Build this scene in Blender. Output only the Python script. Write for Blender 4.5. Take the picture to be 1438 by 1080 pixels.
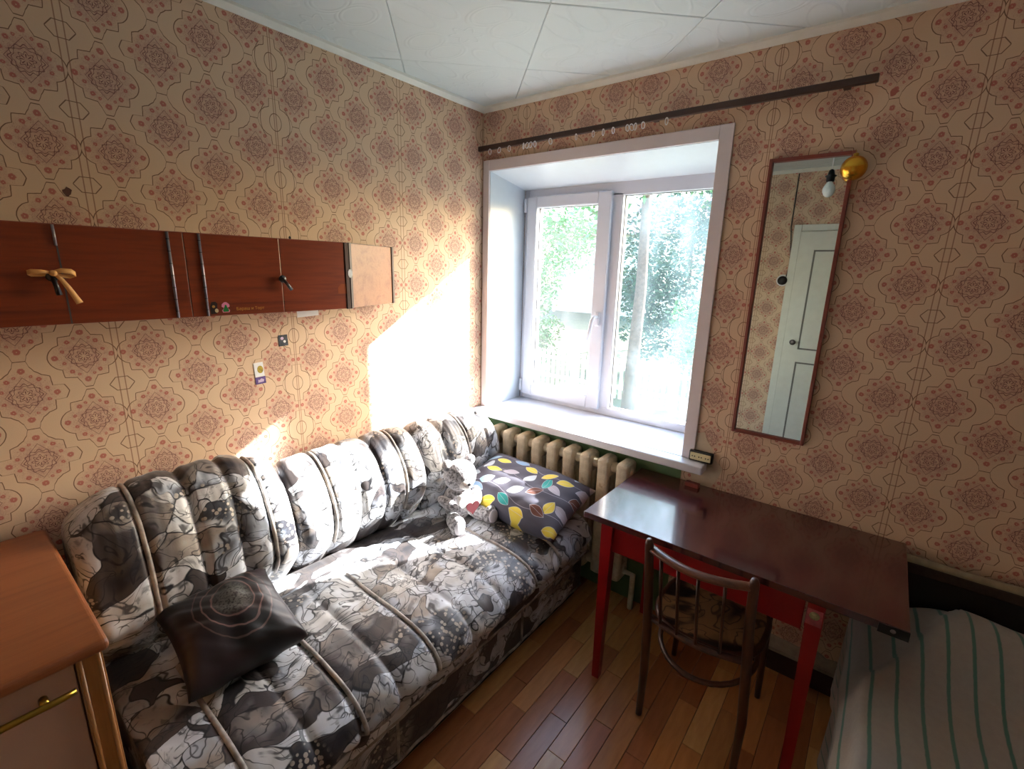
import bpy, bmesh, math, random
import numpy as np
from mathutils import Vector, Matrix
random.seed(7)
for o in list(bpy.data.objects): bpy.data.objects.remove(o)
SC = bpy.context.scene
COL = SC.collection
PI = math.pi
# Everything is laid out in survey units (floor at z = ZF) and brought to metres once, at the end:  metres = S * (p - (0,0,ZF))
S = 1.06; ZF = 0.05
# ---------------------------------------------------------------- camera
FPX = 664.714
RC = np.array([[0.7851852, 0.61876462, 0.02478986], [0.16646155, -0.17233594, -0.9708712], [-0.59646857, 0.76644025, -0.23831615]])
CP = np.array([1.74440708, -1.95890531, 1.611])
def at(u, v, ax, val):                      # pixel -> point on the plane axis = val
    d = RC.T @ np.array([(u-719)/FPX, (v-540)/FPX, 1.0]); t = (val-CP[ax])/d[ax]
    return CP + t*d
cam = bpy.data.objects.new('camera', bpy.data.cameras.new('camera')); COL.objects.link(cam)
cam.data.sensor_width = 36; cam.data.sensor_fit = 'HORIZONTAL'; cam.data.lens = FPX*36/1438
cam.data.clip_start = 0.02; cam.data.clip_end = 300
mw = Matrix(((RC[0][0], -RC[1][0], -RC[2][0]), (RC[0][1], -RC[1][1], -RC[2][1]), (RC[0][2], -RC[1][2], -RC[2][2]))).to_4x4()
mw.translation = Vector(S*(CP-np.array([0, 0, ZF])))
cam.matrix_world = mw
SC.camera = cam
# ---------------------------------------------------------------- light
wd = bpy.data.worlds.new('sky'); SC.world = wd; wd.use_nodes = True
wn = wd.node_tree.nodes; bgn = wn['Background']
sky = wn.new('ShaderNodeTexSky'); sky.sky_type = 'NISHITA'; sky.sun_disc = False
sky.sun_elevation = math.radians(29); sky.sun_rotation = math.atan2(0.48, 1.0); sky.air_density = 1.2; sky.dust_density = 2.0
wd.node_tree.links.new(sky.outputs[0], bgn.inputs[0]); bgn.inputs[1].default_value = 1.1
sl = bpy.data.lights.new('sun', 'SUN'); sl.energy = 30; sl.angle = math.radians(0.53); sl.color = (1, 0.98, 0.95)
sun = bpy.data.objects.new('sun', sl); COL.objects.link(sun)
sun.rotation_euler = Vector((-0.48, -1.0, -0.62)).to_track_quat('-Z', 'Y').to_euler()
sun.location = (4, 8, 6)
vs = SC.view_settings; vs.view_transform = 'Standard'; vs.look = 'None'; vs.gamma = 1; vs.use_curve_mapping = False
vs.exposure = 0.9

# ---------------------------------------------------------------- node helpers
def lin(h):
    h = h.lstrip('#'); c = [int(h[i:i+2], 16)/255 for i in (0, 2, 4)]
    return tuple(x/12.92 if x <= 0.04045 else ((x+0.055)/1.055)**2.4 for x in c) + (1.0,)
class Ex:
    def __init__(s, nt, sock): s.nt = nt; s.k = sock
    def _m(s, op, *a, clamp=False):
        n = s.nt.nodes.new('ShaderNodeMath'); n.operation = op; n.use_clamp = clamp
        for i, x in enumerate((s,)+a):
            if isinstance(x, Ex): s.nt.links.new(x.k, n.inputs[i])
            else: n.inputs[i].default_value = float(x)
        return Ex(s.nt, n.outputs[0])
    def __add__(s, o): return s._m('ADD', o)
    def __radd__(s, o): return s._m('ADD', o)
    def __sub__(s, o): return s._m('SUBTRACT', o)
    def __rsub__(s, o): return (s*-1.0)+o
    def __mul__(s, o): return s._m('MULTIPLY', o)
    def __rmul__(s, o): return s._m('MULTIPLY', o)
    def __truediv__(s, o): return s._m('DIVIDE', o)
    def abs(s): return s._m('ABSOLUTE')
    def min(s, o): return s._m('MINIMUM', o)
    def max(s, o): return s._m('MAXIMUM', o)
    def sqrt(s): return s._m('SQRT')
    def cos(s): return s._m('COSINE')
    def sin(s): return s._m('SINE')
    def pingpong(s, v): return s._m('PINGPONG', v)
    def atan2(s, o): return s._m('ARCTAN2', o)
    def below(s, t, w):                         # 1 where s < t, soft edge w
        n = s.nt.nodes.new('ShaderNodeMapRange'); n.interpolation_type = 'SMOOTHSTEP'
        s.nt.links.new(s.k, n.inputs[0])
        for i, x in ((1, t+w), (2, t-w)):
            n.inputs[i].default_value = x
        n.inputs[3].default_value = 0; n.inputs[4].default_value = 1
        return Ex(s.nt, n.outputs[0])
    def above(s, t, w): return 1.0-s.below(t, w)
    def sel(s, a, b):                           # s ? a : b
        return b+(a-b)*s if isinstance(b, Ex) else (a-b)*s+b
class Mat:
    def __init__(s, name):
        s.m = bpy.data.materials.new(name); s.m.use_nodes = True; s.nt = s.m.node_tree
        s.b = s.nt.nodes['Principled BSDF']
    def coord(s, kind='Object'):
        n = s.nt.nodes.new('ShaderNodeTexCoord'); return n.outputs[kind]
    def xyz(s, sock=None, kind='Object'):
        n = s.nt.nodes.new('ShaderNodeSeparateXYZ'); s.nt.links.new(sock or s.coord(kind), n.inputs[0])
        return [Ex(s.nt, n.outputs[i]) for i in range(3)]
    def vec(s, x, y, z=0.0):
        n = s.nt.nodes.new('ShaderNodeCombineXYZ')
        for i, q in enumerate((x, y, z)):
            if isinstance(q, Ex): s.nt.links.new(q.k, n.inputs[i])
            else: n.inputs[i].default_value = q
        return n.outputs[0]
    def noise(s, vec=None, scale=5, detail=3, rough=0.5, dist=0, out=0, sc3=None):
        v = vec or s.coord()
        if sc3:
            mp = s.nt.nodes.new('ShaderNodeMapping'); mp.inputs['Scale'].default_value = sc3; s.nt.links.new(v, mp.inputs[0]); v = mp.outputs[0]
        n = s.nt.nodes.new('ShaderNodeTexNoise'); s.nt.links.new(v, n.inputs['Vector'])
        n.inputs['Scale'].default_value = scale; n.inputs['Detail'].default_value = detail
        n.inputs['Roughness'].default_value = rough; n.inputs['Distortion'].default_value = dist
        return Ex(s.nt, n.outputs[0]) if out == 0 else n.outputs[1]
    def ramp(s, fac, stops, interp='LINEAR'):
        n = s.nt.nodes.new('ShaderNodeValToRGB'); r = n.color_ramp; r.interpolation = interp
        while len(r.elements) < len(stops): r.elements.new(0.5)
        for e, (p, c) in zip(r.elements, stops):
            e.position = p; e.color = lin(c) if isinstance(c, str) else ((c, c, c, 1) if isinstance(c, (int, float)) else c)
        s.nt.links.new(fac.k if isinstance(fac, Ex) else fac, n.inputs[0]); return n.outputs[0]
    def mix(s, fac, a, b):
        n = s.nt.nodes.new('ShaderNodeMix'); n.data_type = 'RGBA'
        for i, q in ((0, fac), (6, a), (7, b)):
            if isinstance(q, Ex): s.nt.links.new(q.k, n.inputs[i])
            elif isinstance(q, str): n.inputs[i].default_value = lin(q)
            elif isinstance(q, (int, float)): n.inputs[i].default_value = q
            elif isinstance(q, tuple): n.inputs[i].default_value = q
            else: s.nt.links.new(q, n.inputs[i])
        return n.outputs[2]
    def addv(s, a, b, k):
        n = s.nt.nodes.new('ShaderNodeVectorMath'); n.operation = 'MULTIPLY_ADD'
        s.nt.links.new(b, n.inputs[0]); n.inputs[1].default_value = (k, k, k); s.nt.links.new(a, n.inputs[2]); return n.outputs[0]
    def col(s, c):
        if isinstance(c, str): s.b.inputs['Base Color'].default_value = lin(c)
        else: s.nt.links.new(c, s.b.inputs['Base Color'])
        return s
    def set(s, rough=0.6, metal=0, spec=0.5, coat=0, sheen=0, crough=0.1):
        i = s.b.inputs; i['Roughness'].default_value = rough; i['Metallic'].default_value = metal
        i['Specular IOR Level'].default_value = spec; i['Coat Weight'].default_value = coat; i['Coat Roughness'].default_value = crough
        i['Sheen Weight'].default_value = sheen; return s
    def bump(s, h, strength=0.3, dist=0.01):
        n = s.nt.nodes.new('ShaderNodeBump'); n.inputs['Strength'].default_value = strength; n.inputs['Distance'].default_value = dist
        s.nt.links.new(h.k if isinstance(h, Ex) else h, n.inputs['Height']); s.nt.links.new(n.outputs[0], s.b.inputs['Normal']); return s
def plain(name, c, rough=0.6, metal=0, var=0.0, scale=20, **k):
    m = Mat(name)
    if var:
        n = m.noise(scale=scale, detail=4)
        r, g, b, _ = lin(c)
        m.col(m.ramp(n, [(0.25, (r*(1-var), g*(1-var), b*(1-var), 1)), (0.75, (min(1, r*(1+var)), min(1, g*(1+var)), min(1, b*(1+var)), 1))]))
    else: m.col(c)
    return m.set(rough, metal, **k).m

# ---------------------------------------------------------------- materials
def wallpaper(name, axis, seam, zc):
    m = Mat(name); p = m.xyz(); c = p[axis]; z = p[2]; h = 0.1825
    u = (c-seam).pingpong(0.53)
    zA = (z-zc).pingpong(h/2); zB = h/2-zA
    dxA = (u-0.074).abs().min((u-0.330).abs()); dxB = (u-0.203).abs().min((u-0.459).abs())
    def outline(dx, dz, pts):
        th = dx.atan2(dz)*(2/PI); r = (dx*dx+dz*dz).sqrt()
        rr = m.ramp(th, [(min(1, math.atan2(a, b)*2/PI), math.hypot(a, b)*10) for a, b in pts])
        n = m.nt.nodes.new('ShaderNodeRGBToBW'); m.nt.links.new(rr, n.inputs[0])
        return r, r-Ex(m.nt, n.outputs[0])*0.1
    rA, dA = outline(dxA, zA, [(0, .087), (.008, .087), (.015, .071), (.022, .058), (.035, .0565), (.047, .055), (.0485, .044), (.049, .034), (.060, .029), (.069, .019), (.0735, .009), (.075, 0)])
    rB, dB = outline(dxB, zB, [(0, .0912), (.012, .0912), (.016, .076), (.024, .063), (.037, .052), (.052, .046), (.053, .033), (.054, .0205), (.066, .020), (.077, .019), (.082, .009), (.0855, 0)])
    inA = dA.below(0, .0006); inB = dB.below(0, .0006)
    line = dA.abs().below(.0011, .0006).max(dB.abs().below(.0011, .0006))
    # small figures on the seams
    hexd = (u*0.62+zB*0.5).max(zB*0.95)
    line = line.max((hexd-.0185).abs().below(.0009, .0006)*u.below(.03, .001))
    us = 0.53-u; e1 = (us*us+zA*zA*.55).sqrt()
    line = line.max((e1-.020).abs().below(.0009, .0006)).max((e1-.050).abs().below(.0009, .0006)*zA.below(.05, .001))
    seaml = (u-.0075).abs().below(.0013, .0007).max((us-.0035).abs().below(.0012, .0006))
    inside = inA.max(inB)
    dx = inA.sel(dxA, dxB); dz = inA.sel(zA, zB); r = (dx*dx+dz*dz).sqrt(); ph = dx.atan2(dz)
    fine = m.noise(scale=210, detail=2, rough=.6); curl = m.noise(scale=150, detail=1, dist=1.5)
    c8 = (ph*8).cos(); c12 = (ph*12).cos()
    mot = (r-(c8*.003+.0145)).abs().below(.0010, .0007)
    mot = mot.max((r-(c12*.0028+.030)).abs().below(.0011, .0007))
    mot = mot.max((r-(c8*.002+.0245)).abs().below(.0007, .0006))
    mot = mot.max(r.below(.0125, .001)*(c8).above(.55, .2)*r.above(.004, .001))
    mot = mot.max((dx*1.25+dz-.049).abs().below(.0008, .0006))
    scrib = (curl-.5).abs().below(.022, .014)*r.above(.017, .004)*(r.below(.060, .014)*.8+.2)*inside*fine.above(.42, .08)
    fl = None
    for fx, fz, fr in ((0, .066, .0075), (.0605, 0, .0070), (.030, .041, .0056), (.043, .016, .0045), (.016, .050, .0036)):
        ex = dx-fx; ez = dz-fz; d = (ex*ex+ez*ez).sqrt()
        f = (d+(fine-.5)*.006).below(fr, .0012)*d.above(.0012, .0006)
        fl = f if fl is None else fl.max(f)
    tint = inside*(m.noise(scale=75, detail=3).above(.45, .18)*.34+.16)*(r.below(.050, .024)+.12)
    big = m.noise(scale=1.6, detail=4)
    base = m.mix(big.above(.5, .25)*.5, '#DCC2A6', '#D0B294')
    cc = m.mix(tint, base, '#B5857C')
    cc = m.mix(scrib*.55, cc, '#935C5A')
    cc = m.mix(mot*inside*.9, cc, '#6E4442')
    cc = m.mix(fl*inside*.75, cc, '#B04A48')
    cc = m.mix(line*.95, cc, '#6E4E3A')
    cc = m.mix(seaml*.75, cc, '#8A5A44')
    m.col(cc).set(.62, spec=.3)
    weave = m.noise(scale=400, detail=1)
    m.bump(weave, .12, .002)
    return m.m
M = {}
M['paper_left'] = wallpaper('wallpaper_left', 1, -1.597, 1.891)
M['paper_front'] = wallpaper('wallpaper_front', 0, 1.857, 1.955)
M['paper_back'] = wallpaper('wallpaper_back', 0, 0.9, 1.90)
M['paper_right'] = wallpaper('wallpaper_right', 1, -0.3, 1.90)
def ceilmat():
    m = Mat('foam_ceiling_tile'); x, y, z = m.xyz()
    ax = x.abs(); ay = y.abs(); r = (x*x+y*y).sqrt()
    # embossed ribbons of petals in the tile's own space
    def ell(cx, cy, a, b, off):
        ex = (ax-cx)/a; ey = (ay-cy)/b; d = (ex*ex+ey*ey).sqrt()
        return (d-off).abs().below(.07, .06)
    h = ell(.15, .05, .085, .055, 1.0).max(ell(.15, .05, .085, .055, .80)).max(ell(.05, .20, .045, .10, 1.0)).max((r-.045-((x.atan2(y)*6).cos())*.012).abs().below(.004, .004))
    n = m.noise(scale=300, detail=1)
    m.col(m.mix(m.noise(scale=3)*.5, '#D2E0E2', '#C6D4D6')).set(.55, spec=.35)
    m.bump(h+n*.02, .30, .005); return m.m
M['ceil'] = ceilmat()
M['cornice'] = plain('cornice_paint', '#DCE0D8', .5, var=.05)
M['white_plastic'] = plain('white_plastic', '#CDD0DA', .28, var=.02)
M['reveal'] = plain('reveal_panel', '#CDD7E0', .32, var=.02)
M['casing'] = plain('casing_plastic', '#D9D2D6', .35, var=.02)
M['gasket'] = plain('grey_gasket', '#4A4A4C', .6)
def glass(name, dust, tint):
    m = Mat(name); nt = m.nt; nt.nodes.remove(m.b); out = nt.nodes['Material Output']
    tr = nt.nodes.new('ShaderNodeBsdfTransparent'); tr.inputs[0].default_value = (.96, .98, 1, 1)
    gl = nt.nodes.new('ShaderNodeBsdfGlossy'); gl.inputs['Roughness'].default_value = .02
    fr = nt.nodes.new('ShaderNodeFresnel'); fr.inputs[0].default_value = 1.35
    m1 = nt.nodes.new('ShaderNodeMixShader'); nt.links.new(fr.outputs[0], m1.inputs[0]); nt.links.new(tr.outputs[0], m1.inputs[1]); nt.links.new(gl.outputs[0], m1.inputs[2])
    df = nt.nodes.new('ShaderNodeBsdfTranslucent'); df.inputs[0].default_value = lin(tint)
    nz = m.noise(scale=3.0, detail=4, rough=.6, dist=.6); st = m.noise(scale=1, detail=3, sc3=(9, 9, 1.6))
    d = (nz.above(.5, .2)*.6+st.above(.52, .15)*.5+.25)*dust
    m2 = nt.nodes.new('ShaderNodeMixShader'); nt.links.new(d.k, m2.inputs[0]); nt.links.new(m1.outputs[0], m2.inputs[1]); nt.links.new(df.outputs[0], m2.inputs[2])
    nt.links.new(m2.outputs[0], out.inputs[0]); return m.m
M['glass_dusty'] = glass('dusty_glass', .032, '#E0E6F0'); M['glass'] = glass('hazy_glass', .06, '#BFE0F4')
def wood(name, dark, light, axis, rough=.3, sc=14, coat=.2, stretch=14, spec=.5):
    m = Mat(name); s3 = [stretch]*3; s3[axis] = 1.0
    n = m.noise(scale=sc/stretch*1.6, detail=6, rough=.6, dist=.6, sc3=tuple(s3)); f = m.noise(scale=sc*.9, detail=3, sc3=tuple(s3))
    m.col(m.ramp(n*.75+f*.25, [(.3, dark), (.52, light), (.72, dark)])).set(rough, coat=coat, spec=spec)
    m.bump(f, .05, .002); return m.m
M['mahogany'] = wood('mahogany_veneer', '#571C0C', '#803416', 1, .32, 10)
M['mahogany_lit'] = wood('mahogany_veneer_lit', '#744228', '#9A6442', 1, .4, 10)  # same mahogany, window light on the slanted panel painted in as paler colour
M['edge_dark'] = plain('dark_edge_strip', '#4A332B', .5, var=.15)
M['metal'] = plain('worn_steel', '#8E8C90', .35, 1, var=.2, scale=60)
M['black_plastic'] = plain('black_plastic', '#0E0E12', .35)
M['ribbon'] = plain('apricot_ribbon', '#E0A55E', .5, var=.08)
M['paper_white'] = plain('white_paper', '#E4E6EA', .6)
M['clear_tape'] = plain('old_tape', '#93553C', .15)
M['table_top'] = wood('dark_table_veneer', '#33080E', '#4C141A', 1, .22, 9, coat=1.0, stretch=9)
M['red_paint'] = plain('red_oil_paint', '#8C0710', .3, var=.12, scale=9)
M['chair_wood'] = wood('brown_chair_wood', '#2C1610', '#4E2C1C', 2, .35, 16)
M['chair_rail'] = wood('brown_bent_rail', '#4A2818', '#7A4C34', 0, .35, 16)
M['dresser_top'] = wood('orange_laminate', '#844A2A', '#9A5A34', 1, .35, 12, stretch=20)
M['dresser_wood'] = wood('dresser_oak_edge', '#8A5628', '#A87038', 2, .4, 12)
M['dresser_front'] = plain('pinkish_beige_laminate', '#B08D78', .45, var=.06, scale=8)
M['brass'] = plain('old_brass', '#A98A3A', .3, 1, var=.15)
M['gold'] = plain('gold_ball', '#D9A93A', .25, .9, var=.1)
def mirror():
    m = Mat('mirror_glass'); m.col('#E4ECE8').set(.01, 1); return m.m
M['mirror'] = mirror()
M['mirror_frame'] = plain('red_brown_frame', '#7C3F35', .45, var=.15)
M['rod'] = plain('brown_rail', '#3A241A', .4, var=.2)
M['green_paint'] = plain('green_wall_paint', '#5E8058', .5, var=.15, scale=6)
M['plaster'] = plain('bare_plaster', '#C9B9A0', .9, var=.1, scale=25)
M['stain_dark'] = plain('dark_stain', '#5E3A30', .8); M['stain_pink'] = plain('pink_stain', '#B06A5C', .8)
def radmat():
    m = Mat('old_radiator_paint'); n = m.noise(scale=14, detail=6, rough=.7)
    m.col(m.ramp(n, [(.3, '#A99C82'), (.55, '#CFC6B0'), (.62, '#C2B59A'), (.72, '#7A5238')])).set(.45); m.bump(n, .2, .003); return m.m
M['radiator'] = radmat()
M['base_dark'] = plain('dark_brown_baseboard', '#2A1812', .6, var=.2); M['chalk'] = plain('flaking_whitewash', '#A79C8C', .9, var=.25, scale=40)
def plank(name, a, b):
    m = Mat(name); n = m.noise(scale=9, detail=5, rough=.6, dist=.4, sc3=(6, 1, 6)); k = m.noise(scale=4, detail=2)
    inf = m.nt.nodes.new('ShaderNodeObjectInfo'); rv = Ex(m.nt, inf.outputs['Random'])
    m.col(m.ramp(n*.6+k*.25+rv*.15, [(.3, a), (.65, b)])).set(.3, coat=.25, crough=.25); m.bump(n, .04, .002); return m.m
M['planks'] = [plank('plank_honey', '#BA8450', '#D6A066'), plank('plank_amber', '#B27644', '#CE905A'), plank('plank_reddish', '#9A5E38', '#B6744A'), plank('plank_light', '#BE8A4E', '#D8A870'), plank('plank_brown', '#A06A40', '#BE8856')]
M['subfloor'] = plain('dark_joint', '#3A2012', .6)
def sofa_fabric():
    m = Mat('floral_sofa_fabric'); co = m.coord()
    w = m.noise(co, scale=4.5, detail=2, out=1); w2 = m.noise(co, scale=13, detail=1, out=1)
    v = m.addv(m.addv(co, w, .22), w2, .045)
    def vor(vec, scale, feat):
        n = m.nt.nodes.new('ShaderNodeTexVoronoi'); n.feature = feat; n.inputs['Scale'].default_value = scale
        m.nt.links.new(vec, n.inputs['Vector']); return n
    mp = m.nt.nodes.new('ShaderNodeMapping'); mp.inputs['Rotation'].default_value = (.3, .2, .7); mp.inputs['Scale'].default_value = (1.0, .42, .8); m.nt.links.new(v, mp.inputs[0]); vv = mp.outputs[0]
    e = vor(vv, 15, 'DISTANCE_TO_EDGE'); f = vor(vv, 15, 'F1')
    edge = Ex(m.nt, e.outputs['Distance']); cellc = m.xyz(f.outputs['Color']); rnd = cellc[0]; dist = Ex(m.nt, f.outputs['Distance'])
    big = m.noise(co, scale=5.0, detail=2); brk = m.noise(co, scale=17, detail=2)
    tone = rnd*.60+big*.60-.10+(brk-.5)*.10
    cc = m.ramp(tone, [(0.20, '#0E0F18'), (0.31, '#1A1C28'), (0.33, '#646468'), (.40, '#A59A8E'), (.45, '#BCC4D0'), (.56, '#E6EBF2'), (.64, '#BFBDBA'), (.72, '#E8EAEC'), (.80, '#B4C0D0'), (.86, '#1A1C28'), (.95, '#2A2C38')])
    cc = m.mix(dist.above(.30, .20)*.30, cc, '#6A5C54')
    soft = m.noise(v, scale=22, detail=3, rough=.65)
    cc = m.mix(soft.above(.60, .06)*.55, cc, '#23242E')
    l1 = (m.noise(v, scale=9, detail=1, dist=1.4)-.5).abs().below(.010, .007); l2 = (m.noise(vv, scale=24, detail=0, dist=1.0)-.5).abs().below(.022, .014)*brk.above(.5, .05)
    cc = m.mix(l1.max(l2)*.85, cc, '#101018')
    cc = m.mix(edge.below(.018, .012)*brk.above(.40, .06), cc, '#0C0C14')
    rings = vor(co, 62, 'F1'); rd = Ex(m.nt, rings.outputs['Distance']); zone = big.above(.57, .03)*cellc[1].above(.60, .02)
    cc = m.mix(zone*.9, cc, '#15151F'); cc = m.mix(zone*rd.below(.36, .05)*.9, cc, '#B0A598')
    m.col(cc).set(.42, spec=.45, sheen=.15)
    m.bump(m.noise(scale=260, detail=1), .08, .002); return m.m
M['sofa'] = sofa_fabric()
M['piping'] = plain('striped_piping', '#A09890', .5, var=.75, scale=26)
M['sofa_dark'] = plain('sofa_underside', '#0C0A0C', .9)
def cushion_dark():
    m = Mat('dark_satin_print'); x, y, z = m.xyz(); n = m.noise(scale=9, detail=3)
    ex = (x+.02)/1.0; ey = (y-.015)/.75; d = (ex*ex+ey*ey).sqrt()+(n-.5)*.05
    rings = ((d*210).sin()).above(.86, .1)*d.above(.055, .005)*d.below(.13, .02)
    core = d.below(.055, .02)*m.noise(scale=160, detail=2).above(.45, .1)
    side = m.noise(scale=5, detail=2).above(.52, .12)
    cc = m.mix(side, '#0C080A', '#2A1C20'); cc = m.mix(core*.5, cc, '#6A6C66'); cc = m.mix(rings*.5, cc, '#8A6A64')
    m.col(cc).set(.38, spec=.4, sheen=.03); return m.m
M['cushion'] = cushion_dark()
def pillow_print():
    m = Mat('leaf_print_pillow'); x, y, z = m.xyz(); pl = m.vec(x, y, 0.0); SCV = 12.0
    n = m.nt.nodes.new('ShaderNodeTexVoronoi'); n.feature = 'F1'; n.inputs['Scale'].default_value = SCV; n.inputs['Randomness'].default_value = .55; n.voronoi_dimensions = '2D'
    m.nt.links.new(pl, n.inputs['Vector']); px, py, pz = m.xyz(n.outputs['Position']); cr = m.xyz(n.outputs['Color'])
    lx = x-px; ly = y-py; a = cr[0]*2.2-.6; ca = a.cos(); sa = a.sin()
    p = lx*ca+ly*sa; q = ly*ca-lx*sa
    A, B = .041, .021
    shp = q.abs()-(1.0-(p/A)*(p/A))*B
    leaf = shp.below(0, .0012); rim = shp.abs().below(.0011, .0007)
    vein = q.abs().below(.0008, .0004)*leaf
    lc = m.ramp(cr[1], [(0, '#E7CF48'), (.2, '#9CC0D8'), (.4, '#B9B2BE'), (.56, '#CDD6DE'), (.70, '#2FA8A4'), (.80, '#8FB0D4'), (.92, '#6A3A2C')], 'CONSTANT')
    stem = (y*1.2+(x*14).sin()*.03).pingpong(.065).below(.0016, .0008)
    cc = m.mix(stem*.7, '#4A4856', '#A9A4B4'); cc = m.mix(leaf, cc, lc); cc = m.mix(rim*.6+vein*.5, cc, '#D6D6DE')
    m.col(cc).set(.7, sheen=.1); return m.m
M['pillow'] = pillow_print()
def plush(name, a, b):
    m = Mat(name); n = m.noise(scale=110, detail=3, rough=.7); m.col(m.ramp(n, [(.38, a), (.6, b)])).set(.9, sheen=.5); m.bump(n, .9, .008); return m.m
M['plush'] = plush('grey_plush', '#5A5658', '#BEBABC'); M['plush_light'] = plush('white_plush', '#C6C2C0', '#E6E2E0')
M['heart'] = plain('maroon_patch', '#5A1820', .8); M['pad'] = plain('white_pad', '#D9D6DA', .8)
def blanket():
    m = Mat('striped_blanket'); x, y, z = m.xyz(); t = m.xyz(kind='UV')
    s = t[0].pingpong(.5)
    n = m.noise(scale=60, detail=3)
    cc = m.mix((s+(n-.5)*.06).below(.075, .03)*.85, m.mix(n.above(.5, .3)*.4, '#A8A39A', '#989189'), '#2F7A6A')
    m.col(cc).set(.9, sheen=.2); m.bump(m.noise(scale=220), .15, .003); return m.m
M['blanket'] = blanket()
M['bed_dark'] = plain('black_brown_bed_panel', '#100A08', .6, var=.2)
M['bed_rail'] = plain('worn_beige_rail', '#8F8268', .7, var=.25, scale=30)
M['bed_cloth'] = plain('brown_carpet_edge', '#3A2B24', .9, var=.3, scale=60)
def chair_seat():
    m = Mat('printed_seat'); x, y, z = m.xyz(); n = m.noise(scale=5, detail=2, dist=1.2)
    w = (m.noise(scale=9, detail=1, dist=1.5)-.5).abs().below(.02, .012)
    cc = m.mix(n.above(.52, .06), '#9E7A58', '#1A1210'); cc = m.mix(w*.8, cc, '#2A1A14')
    m.col(cc).set(.35); return m.m
M['seat'] = chair_seat()
M['door'] = plain('white_door_paint', '#D5DAD2', .4, var=.04); M['groove'] = plain('grey_groove', '#6E6E6A', .7)
M['bulb'] = plain('frosted_bulb', '#DCE4E8', .2)
M['cream'] = plain('cream_socket', '#D8D2A8', .4)
M['leaf'] = [plain('leaf_green', '#3E7038', .6), plain('leaf_dark', '#24482F', .6), plain('leaf_pale', '#5E8A5A', .6)]
for lm in M['leaf']:
    b = lm.node_tree.nodes['Principled BSDF']; b.inputs['Transmission Weight'].default_value = 0.0
M['bark'] = plain('bark', '#5A4A3E', .9, var=.3); M['ground'] = plain('dry_ground', '#434C34', .95, var=.15, scale=2)
M['picket'] = plain('white_picket_paint', '#E6E6E4', .7); M['facade'] = plain('pale_facade', '#B8B2A8', .9, var=.1)
M['card_dark'] = plain('card_grey_blue', '#3E434C', .5, var=.6, scale=70); M['card_purple'] = plain('card_purple', '#5E4A86', .5, var=.4, scale=60)
M['card_yellow'] = plain('card_yellow_print', '#A89438', .5, var=.5, scale=80); M['card_pale'] = plain('card_lilac', '#C9B6D2', .5)
M['st_green'] = plain('sticker_green', '#1E7A3C', .4); M['st_pink'] = plain('sticker_pink', '#E88FB8', .4); M['st_dark'] = plain('sticker_dark', '#1A0E14', .4, var=.5, scale=90); M['st_gold'] = plain('sticker_gold', '#B98A3E', .4); M['st_cream'] = plain('sticker_cream', '#CFC39A', .4)

# ---------------------------------------------------------------- mesh helpers
def link(name, me, mat, parent, smooth=False):
    if mat:
        for q in (mat if isinstance(mat, list) else [mat]): me.materials.append(q)
    o = bpy.data.objects.new(name, me); COL.objects.link(o)
    if parent: o.parent = parent
    if smooth:
        for p in me.polygons: p.use_smooth = True
    return o
def tag(o, label, cat, group=None, kind=None):
    if label: o['label'] = label
    if cat: o['category'] = cat
    if group: o['group'] = group
    if kind: o['kind'] = kind
    return o
def struct(o): o['kind'] = 'structure'; return o
def empty(name, loc=(0, 0, 0), rz=0, parent=None):
    o = bpy.data.objects.new(name, None); COL.objects.link(o); o.location = loc; o.rotation_euler = (0, 0, rz); o.empty_display_size = .05
    if parent: o.parent = parent
    return o
def from_bm(name, bm, mat, parent=None, smooth=False):
    me = bpy.data.meshes.new(name); bm.to_mesh(me); bm.free(); return link(name, me, mat, parent, smooth)
def pyd(name, v, f, mat, parent=None, smooth=False):
    me = bpy.data.meshes.new(name); me.from_pydata([tuple(map(float, q)) for q in v], [], f); me.update(); return link(name, me, mat, parent, smooth)
def bm_box(bm, lo, hi, bev=0, seg=2):
    r = bmesh.ops.create_cube(bm, size=1.0); vs = r['verts']
    for v in vs:
        v.co = Vector([lo[i]+(v.co[i]+.5)*(hi[i]-lo[i]) for i in range(3)])
    if bev:
        es = list({e for v in vs for e in v.link_edges}); bmesh.ops.bevel(bm, geom=es, offset=bev, segments=seg, affect='EDGES', profile=.5)
def box(name, lo, hi, mat, parent=None, bev=0.002, seg=2):
    bm = bmesh.new(); bm_box(bm, lo, hi, bev, seg); return from_bm(name, bm, mat, parent, False)
def tube_data(pts, rad, n=8, cap=True, flat=1.0):
    pts = [np.array(p, float) for p in pts]; V = []; F = []; prev = None
    for i, p in enumerate(pts):
        t = pts[min(i+1, len(pts)-1)]-pts[max(i-1, 0)]; t /= (np.linalg.norm(t)+1e-12)
        if prev is None:
            a = np.array([0, 0, 1.0]) if abs(t[2]) < .9 else np.array([1.0, 0, 0]); nrm = np.cross(t, a)
        else: nrm = prev-t*(prev@t)
        nrm /= np.linalg.norm(nrm); prev = nrm; bn = np.cross(t, nrm); r = rad[i] if isinstance(rad, (list, tuple, np.ndarray)) else rad
        for k in range(n):
            a = 2*PI*k/n; V.append(p+r*(math.cos(a)*nrm+flat*math.sin(a)*bn))
    for i in range(len(pts)-1):
        for k in range(n): F.append((i*n+k, i*n+(k+1) % n, (i+1)*n+(k+1) % n, (i+1)*n+k))
    if cap: F.append(tuple(range(n))[::-1]); F.append(tuple((len(pts)-1)*n+k for k in range(n)))
    return V, F
def tube(name, pts, rad, mat, parent=None, n=8, flat=1.0):
    V, F = tube_data(pts, rad, n, True, flat); return pyd(name, V, F, mat, parent, True)
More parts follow.
